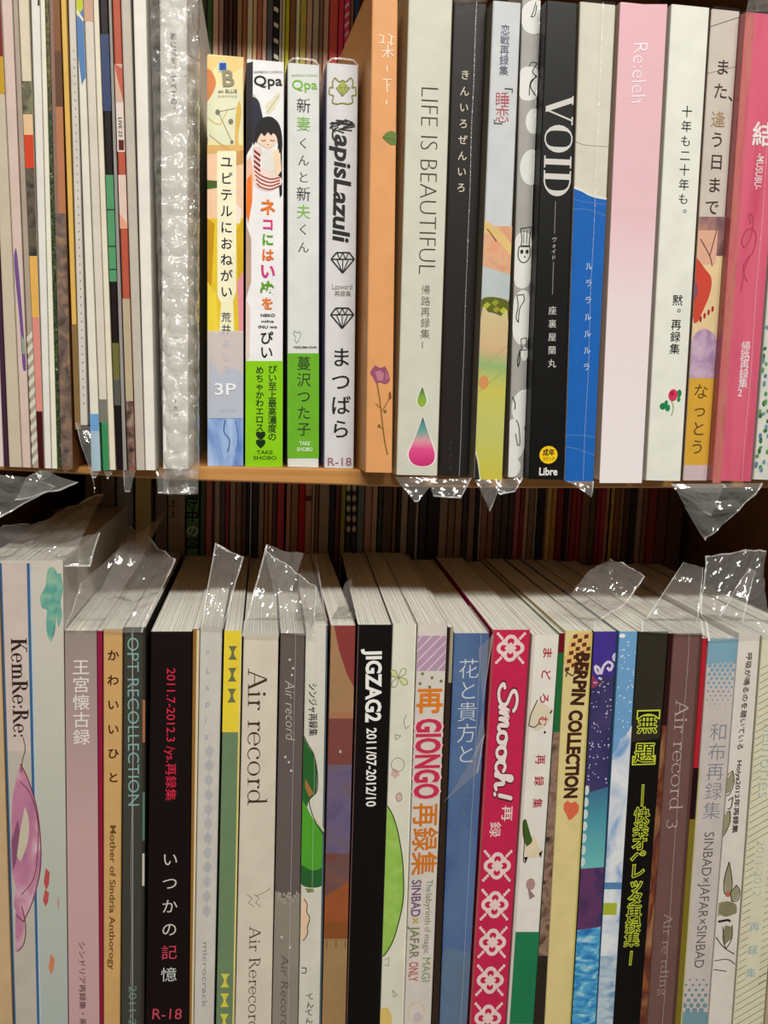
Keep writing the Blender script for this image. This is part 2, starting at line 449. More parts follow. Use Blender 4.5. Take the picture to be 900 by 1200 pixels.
    def smooth(s, P, closed):
        """rounds a hand-drawn outline, keeping its sharp corners"""
        n = len(P); ww = abs(s.x(1, P[0][1])-s.x(0, P[0][1])); out = []
        g = (lambda i: P[i % n]) if closed else (lambda i: P[max(0, min(n-1, i))])
        def corner(i):
            if not closed and (i <= 0 or i >= n-1): return True
            a, b_, c_ = g(i-1), g(i), g(i+1)
            v = ((b_[0]-a[0])*ww, b_[1]-a[1]); w_ = ((c_[0]-b_[0])*ww, c_[1]-b_[1])
            k = math.hypot(*v)*math.hypot(*w_)
            return k == 0 or (v[0]*w_[0]+v[1]*w_[1])/k < .25
        for i in range(n if closed else n-1):
            p1, p2 = g(i), g(i+1); p0 = p1 if corner(i) else g(i-1); p3 = p2 if corner((i+1) % n if closed else i+1) else g(i+2)
            for k in range(4):
                t = k/4
                u, y = (.5*(2*p1[j]+(p2[j]-p0[j])*t+(2*p0[j]-5*p1[j]+4*p2[j]-p3[j])*t*t+(3*p1[j]-p0[j]-3*p2[j]+p3[j])*t**3) for j in (0, 1))
                out.append((min(1, max(0, u)), y))
        if not closed: out.append(P[-1])
        return out
    def line(s, pts, wpx, c, lay=2, name='printed_artwork'):
        if name == 'printed_artwork' and len(pts) >= 3: pts = s.smooth(pts, False)
        for (u0, y0), (u1, y1) in zip(pts, pts[1:]):
            ww = abs(s.x(1, y0)-s.x(0, y0)); dx, dy = (u1-u0)*ww, y1-y0; l = math.hypot(dx, dy) or 1
            nx, ny = -dy/l*wpx/2, dx/l*wpx/2
            cl = lambda t: min(1, max(0, t))
            s.poly([(cl(u0+nx/ww), y0+ny), (cl(u0-nx/ww), y0-ny), (cl(u1-nx/ww), y1-ny), (cl(u1+nx/ww), y1+ny)], c, lay, name)
        return s
    def _place(s, vs2, O, ex, ey, A, fs, m, lay):
        n0 = len(A[0])
        for i, (x, y) in enumerate(vs2):
            p = O+ex*x+ey*y; p.y -= (i % 1500)*1.5e-8; A[0].append(p)
        if m not in A[2]: A[2].append(m)
        for f in fs: A[1].append(tuple(i+n0 for i in f)); A[3].append(A[2].index(m))
    def chars(s, txt, u0, y0, u1, y1, px, c, lay=4, off=0.0, thin=0.0, name='lettering', sx=1.0, tilt=0):
        """upright characters set one under another; y0,y1 = centres of first and last"""
        m = mat(c, .5, vary=0) if isinstance(c, tuple) else None
        A = s.art.setdefault(name, [[], [], [], []])
        p0, p1 = s.W(u0, y0, lay), s.W(u1, y1, lay)
        D = (p1-p0).normalized() if (p1-p0).length > 1e-6 else Vector((0, 0, -1)); Rt = Vector((-D.z, 0, D.x)); n = len(txt)
        for i, ch in enumerate(txt):
            if ch in ' 　': continue
            t = i/max(1, n-1); O = p0+(p1-p0)*t
            k = px*mm(s.x((u0+u1)/2, y0), (y0+y1)/2, s.Y)
            mm_ = m or mat(c[i % len(c)], .5, vary=0)
            vs, fs = glyph(ch, off, thin)
            rot = ch in 'ー「」【】—（）'
            if ch in '、。': vs = [(x+.5, y+.45) for x, y in vs]
            if rot: self_v = [((y-.36)+.5, -(x-.5)+.36) for x, y in vs]
            else: self_v = vs
            ca, sa = math.cos(tilt), math.sin(tilt)
            q = [((x-.5)*sx, y-.36) for x, y in self_v]
            s._place([(x*ca-y*sa, x*sa+y*ca) for x, y in q], O, Rt*k, -D*k, A, fs, mm_, lay)
        return s
    def run(s, txt, u0, y0, u1, y1, h, c, lay=4, off=0.0, kind='sans', shear=0.0, name='lettering', W=.155, hh=.045, space=0, data=None, thin=0.0):
        """a line of text turned a quarter clockwise, running down the spine; h = cap height in px, u = middle of the caps"""
        if data: vs, fs = data
        elif kind == 'serif': vs, fs = serif(txt, W, hh)
        elif kind == 'cjk':
            vs, fs = glyph(txt, off, thin); vs = [(x, (y+.06)/1.0*.85) for x, y in vs]
        else: vs, fs = glyph(txt, off)
        cap = 1.0 if (kind == 'serif' or data) else (.72 if kind == 'cjk' else .682)
        vs = [(x+shear*y, y) for x, y in vs]
        x0 = min(v[0] for v in vs); x1 = max(v[0] for v in vs)
        A = s.art.setdefault(name, [[], [], [], []])
        p0, p1 = s.W(u0, y0, lay), s.W(u1, y1, lay)
        D = (p1-p0).normalized(); Rt = Vector((-D.z, 0, D.x)); Lm = (p1-p0).length
        k = h*mm(s.x(u0, y0), (y0+y1)/2, s.Y)/cap
        s._place([((x-x0)/(x1-x0)*Lm, (y-cap/2)*k) for x, y in vs], p0, D, Rt, A, fs, mat(c, .5, vary=0) if isinstance(c, tuple) else c, lay)
        return s
    def flat(s, txt, u0, u1, y, h, c, lay=4, off=0.0, name='lettering', kind='sans'):
        """a short word set across the spine between u0 and u1, centred on y"""
        vs, fs = serif(txt) if kind == 'serif' else glyph(txt, off)
        x0 = min(v[0] for v in vs); x1 = max(v[0] for v in vs); ya = min(v[1] for v in vs); yb = max(v[1] for v in vs)
        A = s.art.setdefault(name, [[], [], [], []])
        p0, p1 = s.W(u0, y, lay), s.W(u1, y, lay); X = p1-p0; Up = Vector((-X.z, 0, X.x)).normalized()
        k = h*mm(s.x(u0, y), y, s.Y)/(yb-ya)
        s._place([((x-x0)/(x1-x0), (v-(ya+yb)/2)*k) for x, v in vs], p0, X, Up, A, fs, mat(c, .5, vary=0), lay)
        return s
    def finish(s):
        for name, (vs, fs, ms, mi) in s.art.items():
            o = new_obj(name, vs, fs, ms, s.root, mi)
            if name in ('lettering', 'band_lettering') or len(fs) > 1: o['kind'] = 'stuff'
        s.art = {}
    def sleeve(s, y0=None, y1=None, m=None, ripple=.0004, gapf=.0009, seed=1, side=.05, fold=None):
        """clear bag wrapped round spine and sides"""
        m = m or SLEEVE
        w = s.w; g = gapf
        prof = [(-.00006, side), (-.00008, .012), (-.00008, .0006), (.0004, -g)]
        k = 8
        for i in range(1, k): prof.append((w*i/k, -g-.0002*math.sin(i*2.1+seed)))
        prof += [(w-.0004, -g), (w+.00008, .0006), (w+.00008, .012), (w+.00006, side)]
        n = len(prof); nv = 30; vs = []; fs = []
        for j in range(nv+1):
            t = j/nv*1.004
            for i, (a, d) in enumerate(prof):
                q = noise.noise(Vector((i*.9+seed*7, j*.35, seed)))*ripple if 3 < i < n-4 else 0
                vs.append(s.P(a, d-abs(q), t))
        for j in range(nv):
            for i in range(n-1): q = j*n+i; fs.append((q, q+1, q+n+1, q+n))
        o = new_obj('plastic_sleeve', vs, fs, m, s.root, smooth=True); o['label'] = 'clear plastic sleeve'
        if fold is not None:      # the folded-over edge of the bag, a pale line down the spine
            mi = w*fold; hw = .00013
            v = []; f = []
            for j in range(nv+1):
                t = j/nv; q = noise.noise(Vector((seed, j*.2, 3)))*.0006
                v += [s.P(mi-hw+q, -g-.0006, t), s.P(mi+hw+q, -g-.0006, t)]
            f = [(2*j, 2*j+1, 2*j+3, 2*j+2) for j in range(nv)]
            new_obj('sleeve_seam', v, f, SEAM, s.root).parent = o
        return s

def film(parent, c4, nu=14, nv=14, amp=.003, seed=0, m=None, weld=(), bend=.0, freq=60, name='bag_flap', label='crumpled end of a clear plastic bag', ww=.0011, floor=None):
    """a loose end of clear film: c4 = four corners (px, py, Y), in order along the foot, then back along the free edge"""
    A, B, C, D = [V(*p) for p in c4]
    vs = []; fs = []; mi = []
    N = (B-A).cross(D-A).normalized()
    us = [i/nu for i in range(nu+1)]; ts = [j/nv for j in range(nv+1)]
    L1 = max((B-A).length, (C-D).length, 1e-4); L2 = max((D-A).length, (C-B).length, 1e-4)
    if 'l' in weld: us.insert(1, min(ww/L1, us[1]*.6))
    if 'r' in weld: us.insert(-1, 1-min(ww/L1, (1/nu)*.6))
    if 't' in weld: ts.insert(-1, 1-min(ww/L2, (1/nv)*.6))
    if 'b' in weld: ts.insert(1, min(ww/L2, ts[1]*.6))
    nu = len(us)-1; nv = len(ts)-1
    for t in ts:
        for u in us:
            p = (A*(1-u)+B*u)*(1-t)+(D*(1-u)+C*u)*t
            q = Vector((p.x*freq+seed*13, p.y*freq, p.z*freq))
            h = noise.noise(q*.8)*1.2-abs(noise.noise(q*2.1))*.7-abs(noise.noise(q*4.7+Vector((9, 0, 0))))*.25
            p = p+N*(amp*h*min(1, t*4+.15)+bend*math.sin(math.pi*t))
            if floor is not None:      # the film lies over the neighbouring books, never in them
                if p.z < floor and p.y > -.0024:
                    if p.y < .002: p.y = -.0024
                    else: p.z = floor
            vs.append(p)
    for j in range(nv):
        for i in range(nu):
            k = j*(nu+1)+i; fs.append((k, k+1, k+nu+2, k+nu+1))
            e = ('l' in weld and i == 0) or ('r' in weld and i == nu-1) or ('t' in weld and j == nv-1) or ('b' in weld and j == 0)
            mi.append(1 if e else 0)
    o = new_obj(name, vs, fs, [m or FILMC, WELD], parent, mi, smooth=False)
    o['label'] = label
    return o

# ================================================================== UPPER FRONT ROW
K = (25, 22, 22)
def UB(label, a, b, c, d, yB, cover, yT=-112, **k):
    k.setdefault('fit_bottom', True)
    y0 = k.pop('y0', 0)
    return Book(label, a, b, yT, c, d, yB, cover, yref=y0, **k)
MG = 'thin booklets packed together on the upper shelf'
kw = dict(name='booklet', cat='booklet', group=None, depth=.18, fit_bottom=False, Y=-.012)
b = UB('pinkish white booklet cut off by the edge, outermost of the upper shelf', -30, -17, -6, 4.5, 553, (216, 200, 200), **kw); b.finish()
b = UB('dark purple booklet sliver beside the outermost pinkish white one', -16.5, -13, 5, 10, 553, (70, 45, 62), **kw); b.finish()
b = UB('beige grey thick booklet with plain spine at the shelf\'s outer end', -14, .5, 11, 26, 558, (196, 184, 164), **kw); b.band(-40, 66, (120, 35, 25), u0=.4).band(66, 110, (190, 150, 40), u0=.4).finish()
b = UB('pale pink booklet with a purple stroke low on its spine', 1, 14, 26.5, 36.5, 556, (208, 186, 176), **kw)
b.poly([(.15, 298), (.5, 300), (.9, 420), (.85, 434), (.55, 430), (.45, 380), (.15, 320)], (112, 82, 140)).poly([(.55, 392), (.9, 400), (.9, 415), (.6, 415)], (140, 160, 140), 2).finish()
b = UB('grey striped booklet with sloping pale bars near its foot', 14.5, 20.5, 38, 45, 549, (170, 155, 140), **kw)
for i in range(12): b.poly([(0, 395+i*13), (1, 388+i*13), (1, 395+i*13), (0, 402+i*13)], (205, 205, 190))
b.finish()
b = UB('cream booklet with dark leaves and a red patch on its spine', 21, 33.5, 45.5, 51.8, 549, (212, 202, 178), **kw)
b.band(95, 134, blotch('leafy', [(40, 38, 28), (130, 125, 95)], 300)).band(134, 158, (225, 190, 150)).band(158, 197, (205, 70, 42)).band(197, 300, blotch('darkpic', [(30, 26, 26), (95, 85, 72), (40, 34, 30)], 140)).band(300, 372, (222, 172, 90)).band(372, 482, (215, 140, 130)).band(482, 549, (70, 25, 20)).finish()
b = UB('white booklet with tiny black drawing near the top, beside the cream one with leaves', 36, 46.3, 52, 60, 549, (222, 220, 214), **kw); b.poly([(.8, -1), (1, -2), (1, 6), (.75, 7)], (60, 55, 50)).finish()
b = UB('ivory booklet between the white one and the dark green dotted one', 47, 52.3, 60.8, 67, 547, (228, 224, 206), **kw); b.finish()
b = UB('dark olive booklet with dotted pattern along its narrow spine', 52.8, 57.5, 67.3, 71.5, 547, blotch('olivedots', [(60, 62, 28), (105, 95, 45), (210, 200, 150)], 900, (1, 1, .5), hard=True), **kw); b.band(130, 547, blotch('greendots', [(28, 42, 22), (60, 80, 40), (180, 185, 150)], 900, hard=True)).finish()
b = UB('brown picture-spined booklet with mauve edge, darker and patterned at its foot', 58, 70, 71.8, 85.5, 547, (128, 84, 52), **kw)
b.band(-60, 547, (140, 108, 98), 1, u0=0, u1=.34).band(125, 250, (176, 118, 82), 2, u0=.34).band(60, 125, (98, 68, 48), 2, u0=.34).band(250, 547, blotch('darkpat', [(70, 58, 52), (110, 92, 84), (150, 120, 90)], 200, (1, 1, 1)), 3).finish()
b = UB('narrow yellow-ochre booklet ending short of the shelf board', 70.5, 77.3, 88, 93.5, 503, (216, 176, 92), zb=V(90, 503, -.012).z, **{k: v for k, v in kw.items()}); b.band(380, 503, (130, 105, 70)).finish()
b = UB('light grey booklet with a fine dotted line, raised above the board', 80, 88, 94, 102.5, 498, (206, 200, 192), zb=V(98, 498, -.012).z, **kw)
for i in range(44): b.ell(.6, 60+i*9.6, .08, 1, (120, 110, 108), 2)
b.finish()
b = UB('pale booklet with lime top and blue wedge, light blue at its foot', 88.5, 97, 107.5, 118, 552, (222, 218, 205), **kw)
b.band(-60, 20, (190, 195, 55)).poly([(0, 20), (1, 10), (1, 90), (.4, 100), (0, 60)], (85, 125, 175), 1).poly([(0, 10), (1, 22), (1, 26), (0, 16)], (215, 215, 190), 2).band(485, 505, (110, 160, 210)).band(505, 552, (165, 190, 205)).finish()
b = UB('whitish booklet with faint pink top, turning grey and green at its foot', 98, 108.5, 118.8, 128, 551, (212, 204, 192), **kw)
b.band(-60, 25, (196, 156, 132)).band(468, 495, (120, 120, 110)).band(495, 551, (62, 140, 92), u0=.25).band(495, 551, (30, 60, 40), u0=0, u1=.25).finish()
b = UB('cream booklet between the green-footed one and the black one', 109.2, 115.2, 128.5, 135.5, 551, (224, 216, 196), **kw); b.finish()
b = UB('black booklet with navy, green and olive blocks down its spine', 115.6, 126, 137, 143.8, 549, (38, 32, 30), **kw)
b.band(40, 130, (60, 72, 108)).band(205, 330, (85, 150, 105)).band(402, 445, (110, 105, 60)).band(445, 475, (90, 88, 85))
for y in (245, 288, 315): b.band(y, y+1.5, (40, 70, 50), 2)
b.finish()
b = UB('very thin grey booklet between the black one and the brick red one', 127, 130.3, 144.3, 148.5, 549, (150, 146, 142), **kw); b.finish()
b = UB('brick red booklet with white bands and small printed marks', 131.5, 140.6, 150.3, 158.5, 549, (180, 88, 68), **kw)
b.band(75, 120, (205, 170, 150)).poly([(0, 75), (1, 80), (1, 118), (.4, 95)], (190, 95, 75), 2).band(120, 178, (218, 205, 195)).band(205, 268, (220, 196, 184)).poly([(0, 250), (1, 262), (1, 268), (0, 268)], (222, 160, 130), 2).band(350, 470, (182, 168, 140)).band(470, 549, blotch('brownswirl', [(45, 32, 30), (110, 85, 75), (170, 150, 135)], 180))
b.run('LIVE 23', .5, 138, .5, 160, 4, K).band(164, 176, (90, 30, 30), 2, u0=.2, u1=.9).finish()
b = UB('greyish taupe booklet beside the plain white one', 141.5, 152.8, 159.5, 169.7, 550, (190, 182, 170), **kw); b.finish()
b = UB('plain white booklet beside the bubble-wrapped book', 155.8, 171, 170.3, 182, 549, (228, 224, 216), **kw); b.finish()

# the bubble-wrapped book
b = UB('white book wrapped in shiny bubble wrap with small grey writing', 187, 219, 191, 221, 551, (226, 224, 218), depth=.182)
b.chars('君に花を、', .5, 43, .5, 80, 8, (70, 70, 72), thin=.01).chars('すべての。', .5, 92, .5, 128, 8, (70, 70, 72)).chars('ナカバ', .5, 470, .5, 487, 6, (80, 80, 80))
b.finish()
def bubble_wrap(b):
    """film pillowed in rows of bubbles, wider than the book, its open end hanging below the board"""
    x = lambda u, y: (174.5+16.5*(y/560))*(1-u)+(233.5-.8*(y/560))*u
    nu, nv = 44, 300; vs = []; fs = []
    y0, y1 = -110, 578
    for j in range(nv+1):
        y = y0+(y1-y0)*j/nv
        for i in range(nu+1):
            u = i/nu
            p = V(x(u, y), y, b.Y)
            bx, bz = p.x/.0085, p.z/.0078
            row = math.floor(bz); cx = bx+(row % 2)*.5
            fx, fz = cx-math.floor(cx)-.5, bz-row-.5
            r = math.hypot(fx, fz); h = max(0, 1-(r/.42)**2)
            h = h**.5 if h > 0 else 0
            env = math.sin(math.pi*min(1, max(0, u)))**.5 if 0 < u < 1 else 0
            wr = noise.noise(Vector((p.x*90, 0, p.z*60)))*.0010-abs(noise.noise(Vector((p.x*200, 5, p.z*260))))*.0013-abs(noise.noise(Vector((p.x*420, 9, p.z*500))))*.0005
            d = .0026+h*.0016+wr
            back = (1-env)*.006
            if y > 553: d += .001; back *= .4
            p.y += -d+back
            vs.append(p)
    for j in range(nv):
        for i in range(nu): k = j*(nu+1)+i; fs.append((k, k+1, k+nu+2, k+nu+1))
    o = new_obj('bubble_wrap', vs, fs, BUBBLE, b.root, smooth=True); o['label'] = 'crinkled clear bubble wrap'
bubble_wrap(b)

# ---- comics
YA = -3.0
cm = dict(name='comic_book', cat='comic', depth=.126, yaw=YA)
b = UB('yellow and cream illustrated comic with a pale lilac band marked in white', 238.5, 285.5, 237.5, 285, 546, (240, 226, 170), yT=65, y0=65, **cm)
skin = (238, 200, 168)
b.poly([(0, 66), (1, 67), (1, 76), (.6, 88), (.3, 74), (0, 92)], (238, 208, 138), 1).poly([(0, 80), (.13, 84), (.24, 95), (.2, 105), (.07, 115), (0, 120)], (216, 132, 78), 2)
b.poly([(0, 120), (.08, 115), (.2, 104), (.3, 100), (.9, 108), (.96, 150), (.85, 172), (.3, 168), (0, 160)], (226, 228, 196), 1)
b.poly([(.8, 128), (.9, 118), (.94, 132), (.86, 160), (.9, 180), (.98, 192), (.8, 192), (.76, 170)], (222, 186, 92), 2)
b.line([(.02, 138), (.2, 144), (.35, 146), (.55, 130)], 1.1, (214, 190, 110), 3).line([(.3, 131), (.78, 127)], .8, (140, 130, 110), 3).line([(.3, 131), (.68, 166)], .8, (140, 130, 110), 3).line([(.05, 158), (.6, 176), (.75, 178)], 1, (196, 160, 90), 3)
b.ell(.29, 131.5, .065, 3.2, (128, 122, 108), 4).ell(.65, 142.5, .065, 3.2, (128, 122, 108), 4).ell(.68, 166.5, .045, 2.2, (128, 122, 108), 4)
b.band(178, 262, skin, 1).band(170, 180, (220, 180, 110), 2).poly([(0, 211), (.28, 212), (.28, 220), (0, 222)], (74, 96, 44), 2).poly([(.6, 230), (.95, 246), (.9, 262), (.5, 262)], (240, 226, 214), 2).poly([(.75, 178), (1, 176), (1, 192), (.8, 194)], (206, 156, 96), 2)
b.band(256, 388, (226, 196, 52), 1).poly([(0, 256), (.2, 262), (.12, 330), (0, 360)], (196, 150, 30), 2).poly([(1, 255), (.8, 270), (.86, 330), (1, 355)], (208, 170, 40), 2).poly([(.82, 330), (1, 318), (1, 388), (.88, 388)], (228, 150, 160), 3).poly([(0, 330), (.25, 345), (.3, 388), (0, 388)], (235, 210, 70), 3)
b.band(388, 490, (205, 178, 178), 1).poly([(.05, 420), (.4, 440), (.6, 430), (1, 440), (1, 490), (0, 490)], (150, 168, 208), 2)
b.band(490, 546, blotch('bluecloth', [(70, 110, 185), (150, 180, 225), (205, 215, 235)], 90, (1, 1, .35)), 2)
b.line([(.5, 492), (.46, 506), (.62, 516), (.56, 530)], 1.2, (60, 80, 130), 3).line([(.78, 492), (.86, 512), (.8, 530)], 1, (80, 100, 160), 3)
b.poly([(.27, 179), (.3, 177), (.77, 177), (.8, 179), (.8, 342), (.7, 355), (.36, 354), (.28, 346)], (243, 238, 206), 4, 'title_panel').poly([(.38, 354), (.72, 355), (.75, 388), (.33, 388)], (240, 236, 196), 4, 'title_panel')
b.chars('ユピテルにおねがい', .53, 190, .53, 342, 15, (38, 36, 62), 6, .012).chars('荒井', .52, 372, .52, 386, 12, (70, 74, 96), 6, .012).chars('よしみ', .52, 402, .52, 434, 12, (150, 158, 190), 6)
b.band(83, 84, (205, 222, 232), 5, 'publisher_mark', .3, .6).ell(.43, 78, .13, 6.3, (176, 205, 225), 5, 'publisher_mark').poly([(.34, 74), (.52, 74), (.52, 82.5), (.34, 82.5)], (30, 76, 160), 6, 'publisher_mark')
b.flat('B', .42, .74, 92, 19, (150, 144, 122), 7, .03).flat('on BLUE', .3, .82, 107, 4, (150, 140, 110), 7, .02).flat('comics', .3, .82, 112.5, 3, (180, 172, 140), 7)
b.finish()
OBI = film_mat('tracing_paper', .42, .5, .1, 80, .4)
o = new_obj('paper_band', [b.W(0, 388, 14), b.W(1, 388, 14), b.W(1, 490, 14), b.W(0, 490, 14)], [(0, 1, 2, 3)], OBI, b.root); o['label'] = 'translucent pale lilac paper band'
b.flat('3P', .2, .8, 456, 14, (238, 240, 246), 18, .01, 'band_lettering').flat('ADULT COMIC', .35, .8, 480, 4, (196, 200, 222), 18, 0, 'band_lettering').finish()

b = UB('white comic showing a black-haired figure in a striped shirt, lime band below', 289, 333, 287.5, 331, 546, (236, 236, 238), yT=71, y0=71, side=(60, 54, 56), **cm)
b.poly([(0, 74), (.17, 72), (.16, 170), (0, 182)], (40, 36, 38), 1).poly([(.14, 110), (.3, 116), (.42, 134), (.44, 148), (.2, 170), (.14, 160)], (44, 44, 58), 2)
b.line([(.16, 112), (.3, 116), (.4, 124)], 1.2, (230, 226, 220), 3).poly([(.5, 124), (.62, 118), (.86, 108), (.9, 113), (.7, 130), (.55, 134)], (226, 222, 196), 2).line([(.55, 132), (.86, 112)], .6, (160, 150, 120), 3)
b.poly([(.22, 160), (.28, 145), (.45, 138), (.66, 137), (.85, 144), (.94, 156), (.96, 174), (.88, 180), (.84, 168), (.8, 160), (.72, 156), (.66, 159), (.58, 155), (.48, 160), (.4, 156), (.32, 162), (.27, 168)], (26, 24, 28), 5).poly([(.26, 152), (.5, 150), (.8, 153), (.84, 163), (.74, 170), (.58, 174), (.42, 171), (.28, 165)], (242, 212, 190), 4).line([(.4, 164), (.46, 165.5), (.52, 164)], .8, (60, 40, 40), 6).line([(.64, 164), (.7, 165.5), (.76, 164)], .8, (60, 40, 40), 6).line([(.55, 169.5), (.6, 170)], .7, (180, 90, 90), 6)
b.poly([(.84, 168), (.95, 168), (.96, 228), (.9, 232), (.84, 200)], (34, 30, 32), 3)
b.poly([(.18, 172), (.4, 172), (.36, 192), (.2, 200)], (235, 210, 200), 3)
for i in range(4): b.poly([(.2, 175+i*6), (.38, 181+i*6), (.37, 184+i*6), (.2, 178+i*6)], (140, 44, 44), 4)
b.poly([(.4, 176), (.75, 174), (.84, 196), (.7, 202), (.44, 198)], (228, 226, 220), 4).poly([(.7, 178), (.9, 174), (.94, 200), (.78, 210)], (238, 214, 184), 4)
b.poly([(.2, 200), (.4, 196), (.92, 208), (.9, 218), (.6, 224), (.3, 220), (.22, 214)], (240, 214, 206), 3)
for i in range(4): b.line([(.22+i*.02, 200+i*5), (.4, 206+i*4.5), (.65, 210+i*4), (.9, 208+i*3.2)], 1.4, (150, 48, 46), 5)
b.poly([(0, 190), (.12, 182), (.2, 205), (.16, 236), (0, 250)], (232, 188, 160), 2).poly([(.02, 210), (.14, 204), (.16, 236), (.06, 262), (0, 250)], (236, 120, 40), 3).poly([(0, 262), (.14, 280), (.14, 330), (0, 350)], (190, 160, 140), 2).poly([(0, 350), (.12, 360), (.1, 420), (0, 420)], (226, 206, 196), 2)
b.flat('Qpa', .2, .95, 96.5, 15, (24, 22, 22), 6, .012).flat('BAMBOO COMICS', .2, .95, 84.5, 2.6, (120, 118, 118), 6)
for ch, y, c in zip('ネコにはいぬを', (243, 263, 281, 299, 318, 338, 356), ((232, 118, 24), (214, 60, 130), (96, 168, 36), (226, 110, 44), (206, 56, 128), (92, 156, 40), (228, 128, 52))):
    b.chars(ch, .58, y, .58, y+.1, 19 if ch in 'ネいぬ' else 15, c, 6, .03)
b.flat('NEKO', .4, .78, 369.5, 3.5, K, 6, .02).flat('niha', .42, .76, 376.5, 3, K, 6, .02).flat('INU wo', .34, .84, 383, 3.5, K, 6, .02)
b.chars('ぴい', .56, 396, .56, 413, 16, K, 6, .015)
b.band(423, 547, (140, 204, 36), 6, 'paper_band')
b.chars('ぴい至上最高濃度の', .72, 433, .72, 512, 10.5, (32, 62, 14), 8, .02).chars('めちゃかわエロス♥♥', .38, 434, .38, 520, 10, (28, 52, 14), 8, .02)
b.flat('TAKE', .3, .74, 530, 4.5, (40, 70, 20), 8, .015).flat('SHOBO', .22, .84, 536.5, 4.5, (40, 70, 20), 8, .015)
b.finish()

def cap(b, h=5):      # the clear cover's arched top edge standing above the spine
    pts = []
    for i in range(13):
        u = i/12; pts.append((b.P(b.w*u, -.0012*math.sin(math.pi*u), 1)+Vector((0, 0, h*.00037*min(1, math.sin(math.pi*u)*2.2)))))
    v = []; f = []
    for i, p in enumerate(pts): v += [p-Vector((0, 0, .0006)), p+Vector((0, 0, .0002))]
    f = [(2*i, 2*i+2, 2*i+3, 2*i+1) for i in range(12)]
    new_obj('clear_cover_edge', v, f, WELD, b.root)
b = UB('white comic with green and black title, lime band and white foot', 337, 374.5, 337, 373.5, 545, (226, 230, 228), yT=75, y0=75, side=(120, 124, 120), **cm)
b.flat('Qpa', .14, .93, 101, 14, (120, 190, 36), 4, .008).flat('BAMBOO COMICS', .14, .93, 88.5, 2.4, (150, 190, 120), 4)
for ch, y in zip('新妻くんと新夫くん', (124, 145.5, 168, 188, 208, 227.5, 248.5, 269, 290)):
    b.chars(ch, .5, y, .5, y+.1, 17.5 if ch in '新妻夫' else 14, (126, 190, 62) if ch in '妻夫' else (34, 34, 36), 4, .0, .02)
b.line([(.27, 396), (.19, 391), (.22, 387.5), (.3, 390), (.38, 388), (.42, 392), (.36, 398), (.29, 402), (.22, 397)], .7, (130, 170, 120), 4).flat('NIIZUMA KUN', .2, .92, 407, 2.6, K, 4, .02)
b.band(414, 537, (112, 184, 44), 2, 'paper_band').chars('蔓沢つた子', .52, 426, .52, 503, 17, (26, 66, 22), 5)
b.flat('TAKE', .38, .72, 519.5, 4.5, (235, 245, 230), 5, .015).flat('SHOBO', .3, .8, 526.5, 4.5, (235, 245, 230), 5, .015)
b.finish(); b.sleeve(seed=3, m=SLEEVE); cap(b)

b = UB('pale grey comic with black lettering, two diamond emblems and red rating', 383, 420, 380, 414.5, 549, (222, 222, 226), yT=75, y0=75, side=(150, 145, 195), **cm)
OL = (136, 144, 52)
b.line([(.18, 96), (.26, 91), (.4, 96), (.5, 94), (.6, 96), (.76, 91), (.84, 96), (.8, 103), (.92, 102), (.94, 112), (.8, 112), (.84, 120), (.7, 122), (.5, 121), (.3, 122), (.18, 120), (.22, 112), (.08, 110), (.1, 102), (.2, 103), (.18, 96)], 1.5, OL, 4)
b.poly([(.3, 103), (.5, 95), (.74, 103), (.5, 113)], (176, 180, 96), 4).line([(.3, 103), (.74, 103), (.5, 113), (.3, 103)], .8, OL, 5).line([(.4, 99), (.5, 112), (.62, 99)], .6, (120, 128, 50), 5)
for q in range(16):
    a = q*.7; b.line([(.5+.42*math.cos(a), 148+8*math.sin(a)), (.5+.36*math.cos(a+1), 147+5*math.sin(a+.6)), (.5+.12*math.cos(a+2), 147+4*math.sin(a+1.2))], 1.3, K, 5)
b.line([(.14, 144), (.9, 146)], 2.2, K, 5).line([(.22, 152), (.2, 160), (.3, 166), (.36, 160)], 2, K, 5)
def ilp(b):
    h = [([(0, .1), (.02, .9)], ), ]
b.run('apisLazuli', .55, 158, .5, 284, 19, K, 5, .025, shear=.12)
def diamond(b, u, y, ru, ry, lay=5):
    P = [(u-ru, y-ry*.35), (u-ru*.55, y-ry), (u+ru*.55, y-ry), (u+ru, y-ry*.35), (u, y+ry)]
    b.line(P+[P[0]], 1.5, K, lay, 'emblem'); b.line([P[0], P[3]], 1.3, K, lay, 'emblem')
    for k in (-.5, 0, .5): b.line([(u+ru*k, y-ry*.35), (u, y+ry)], 1.1, K, lay, 'emblem')
    b.line([P[0], (u-ru*.5, y-ry), (u-ru*.25, y-ry*.35), (u, y-ry), (u+ru*.25, y-ry*.35), (u+ru*.5, y-ry), P[3]], 1.1, K, lay, 'emblem')
diamond(b, .56, 308, .38, 12); diamond(b, .56, 373, .38, 12)
b.flat('Lazward', .22, .88, 336, 6, (150, 148, 138), 5, kind='x').flat('再録集', .3, .84, 344, 6.5, (150, 148, 138), 5)
b.chars('まつばら', .54, 419, .54, 503, 24, (22, 20, 22), 5, .012, .012)
b.flat('R-18', .12, .92, 541, 9.5, (156, 92, 112), 5)
b.finish(); b.sleeve(seed=5, m=SLEEVE); cap(b)

